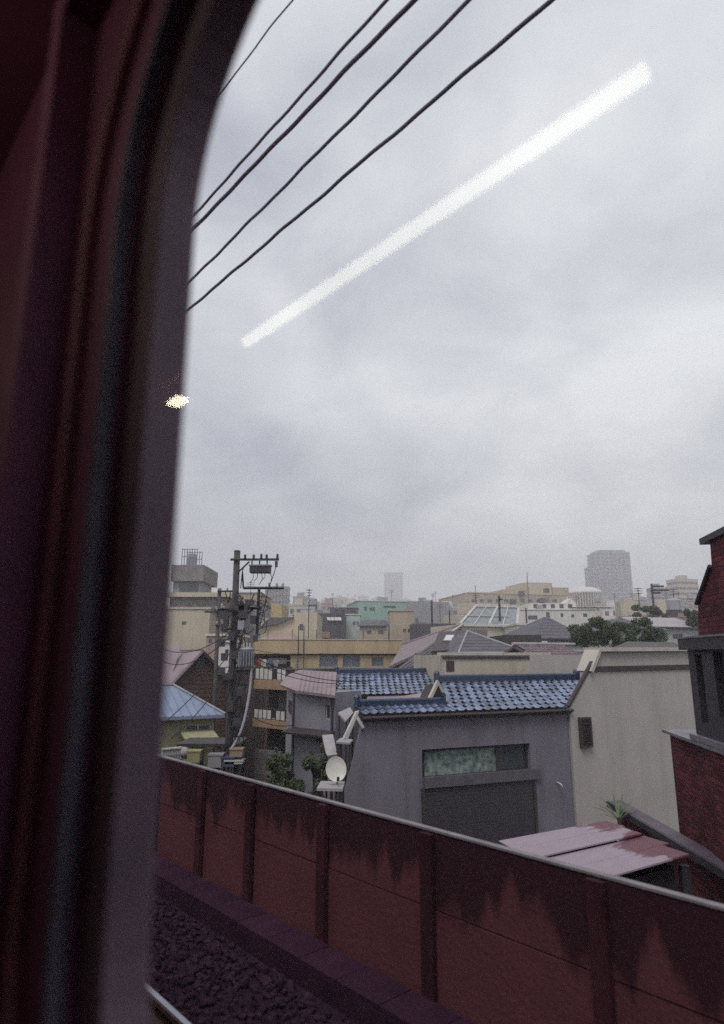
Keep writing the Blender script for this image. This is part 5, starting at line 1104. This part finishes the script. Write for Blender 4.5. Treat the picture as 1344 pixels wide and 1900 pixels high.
for i, (a, b_, t, Y) in enumerate(far):
    bl = Bld('distant_block', 'hazy ' + ('grey', 'pale grey', 'tan')[i % 3] + ' distant block ' + FARL[i], 'building', a, Y, b_, Y + random.uniform(-3, 3), 1140, 'distant blocks along the hazy skyline')
    zt = bl.hit((a + b_) / 2, t)[1]; d = bl.w * .7; m = (TOW, GREYB, TANB)[i % 3]
    nf = max(3, int(zt / 3.4)); bl.box('core', TOWG, .3, bl.w - .3, .3, d, 0, zt - .3)
    for k in range(nf + 1): z = zt * k / nf; bl.box('spandrel', m, 0, bl.w, 0, d + .3, max(0, z - 1.9), z)
    bl.box('rooftop_room', m, bl.w * .3, bl.w * .62, d * .2, d * .7, zt + .01, zt + 2.4)

# crowded mid-rise blocks between the near roofs and the skyline
rt = random.Random(21)
HM = [(LGREY, 'light grey'), (BEIGE, 'beige'), (CREAMB, 'cream'), (GREYB, 'grey'), (PINKB, 'pinkish brown'), (WHITEB, 'white')]
CROWD = [(536, 560, 1124, 190), (558, 584, 1130, 160), (596, 616, 1121, 240), (606, 630, 1118, 330), (640, 664, 1119, 300), (768, 792, 1121, 260), (786, 812, 1126, 200), (812, 838, 1124, 240), (832, 852, 1129, 190), (842, 872, 1117, 330),
         (852, 900, 1140, 120), (1106, 1128, 1122, 230), (1120, 1150, 1128, 190), (1146, 1174, 1120, 260), (1168, 1196, 1129, 170), (1190, 1214, 1118, 280), (1216, 1240, 1126, 190), (1236, 1262, 1134, 140), (1256, 1284, 1126, 170), (1278, 1300, 1116, 220), (1224, 1256, 1142, 100), (1262, 1300, 1146, 90), (1168, 1200, 1142, 95), (696, 716, 1119, 260), (630, 650, 1114, 420)]
CROWDL = ['beside the cream house aerial', 'behind the cream flat house parapet', 'above the black workshop', 'peeping over the black workshop roof', 'between black box and mint wall', "beyond the grey office's near edge", 'behind the grey office mast', 'past the grey office side wing', 'over the brown low row', "beside the tan hall's low end", 'just before the glass roof', 'between arena and tall high-rise', 'in front of the tall high-rise foot', 'right under the tall high-rise', 'above the bushy tree crown', 'behind the steel mast', 'beside the steel mast foot', 'above the pale speckled roof', 'between pale roof and brick house', 'beside the flared brick wall', 'directly over the pale speckled roof ridge', 'low against the brick house edge', 'behind the grey hipped roof', 'behind the mint building corner', 'far behind the black boxes']
for i, (a, b_, t, Y) in enumerate(CROWD):
    m, cn = HM[rt.randrange(6)]; flat = i % 2
    bl = Bld('town_block', 'small %s mid-rise block with %s %s' % (cn, 'rooftop tank' if flat else 'aerial', CROWDL[i]), 'building', a, Y, b_, Y + rt.uniform(-4, 4), 1150, 'mid-rise blocks crowded below the skyline')
    zt = bl.hit((a + b_) / 2, t)[1]; d = max(6, bl.w * .7); nf = max(2, int(zt / 3.1)); nb = max(2, int(bl.w / 2.6))
    for f_ in range(nf):
        for k in range(nb):
            zf = zt - 3.0 * f_ - .9
            if zf - 1.5 < 3 or f_ > 3: continue
            x = bl.w * (k + .5) / nb; bl.wins.append(((x - .62, x + .62, zf - 1.4, zf), ALU, GLASS if rt.random() < .7 else GLASS2, 1, .1, 0))
    bl.wall(0, bl.w, 0, zt, d, m); bl.box('parapet', m, -.1, bl.w + .1, -.1, .15, zt + .003, zt + .55)
    for f_ in range(0, 3):
        if i % 3 == 0: bl.box('balcony', m, .2, bl.w - .2, -1.0, -.003, zt - 3.0 * f_ - 3.35, zt - 3.0 * f_ - 2.3)
    x = bl.w * rt.uniform(.25, .7)
    if flat:
        MB().lathe([(1.0, zt + 1.2), (1.0, zt + 2.6), (.3, zt + 2.9)], 10, x, d * .4).build('tank', GALV, bl.root); bl.box('tank_stand', STEEL, x - .8, x + .8, d * .4 - .8, d * .4 + .8, zt + .01, zt + 1.19)
    else:
        bl.box('stair_house', m, x - 1.3, x + 1.3, d * .3, d * .7, zt + .01, zt + 2.3); MB().tube([(x + 1.5, d * .3, zt), (x + 1.5, d * .3, zt + 4.2)], .07, 5).build('aerial_mast', STEEL, bl.root)
        for q_ in range(3): MB().tube([(x + .9, d * .3, zt + 4.1 - .35 * q_), (x + 2.1, d * .3, zt + 4.1 - .35 * q_)], .05, 4).build('aerial_rod', STEEL, bl.root)

# ------------------------------------------------------------------ haze
hm = bpy.data.materials.new('haze'); hm.use_nodes = True; t = hm.node_tree; t.nodes.clear(); o_ = t.nodes.new('ShaderNodeOutputMaterial'); pvn = t.nodes.new('ShaderNodeVolumePrincipled')
pvn.inputs['Color'].default_value = (.97, .955, .98, 1); pvn.inputs['Density'].default_value = .0013; pvn.inputs['Anisotropy'].default_value = .2; t.links.new(pvn.outputs[0], o_.inputs['Volume'])
hz = MB().box(-2600, 2600, -320, 4300, -1.0, 190).build('haze', hm); tag(hz, 'pale grey haze over the whole town', 'haze', None, 'stuff')
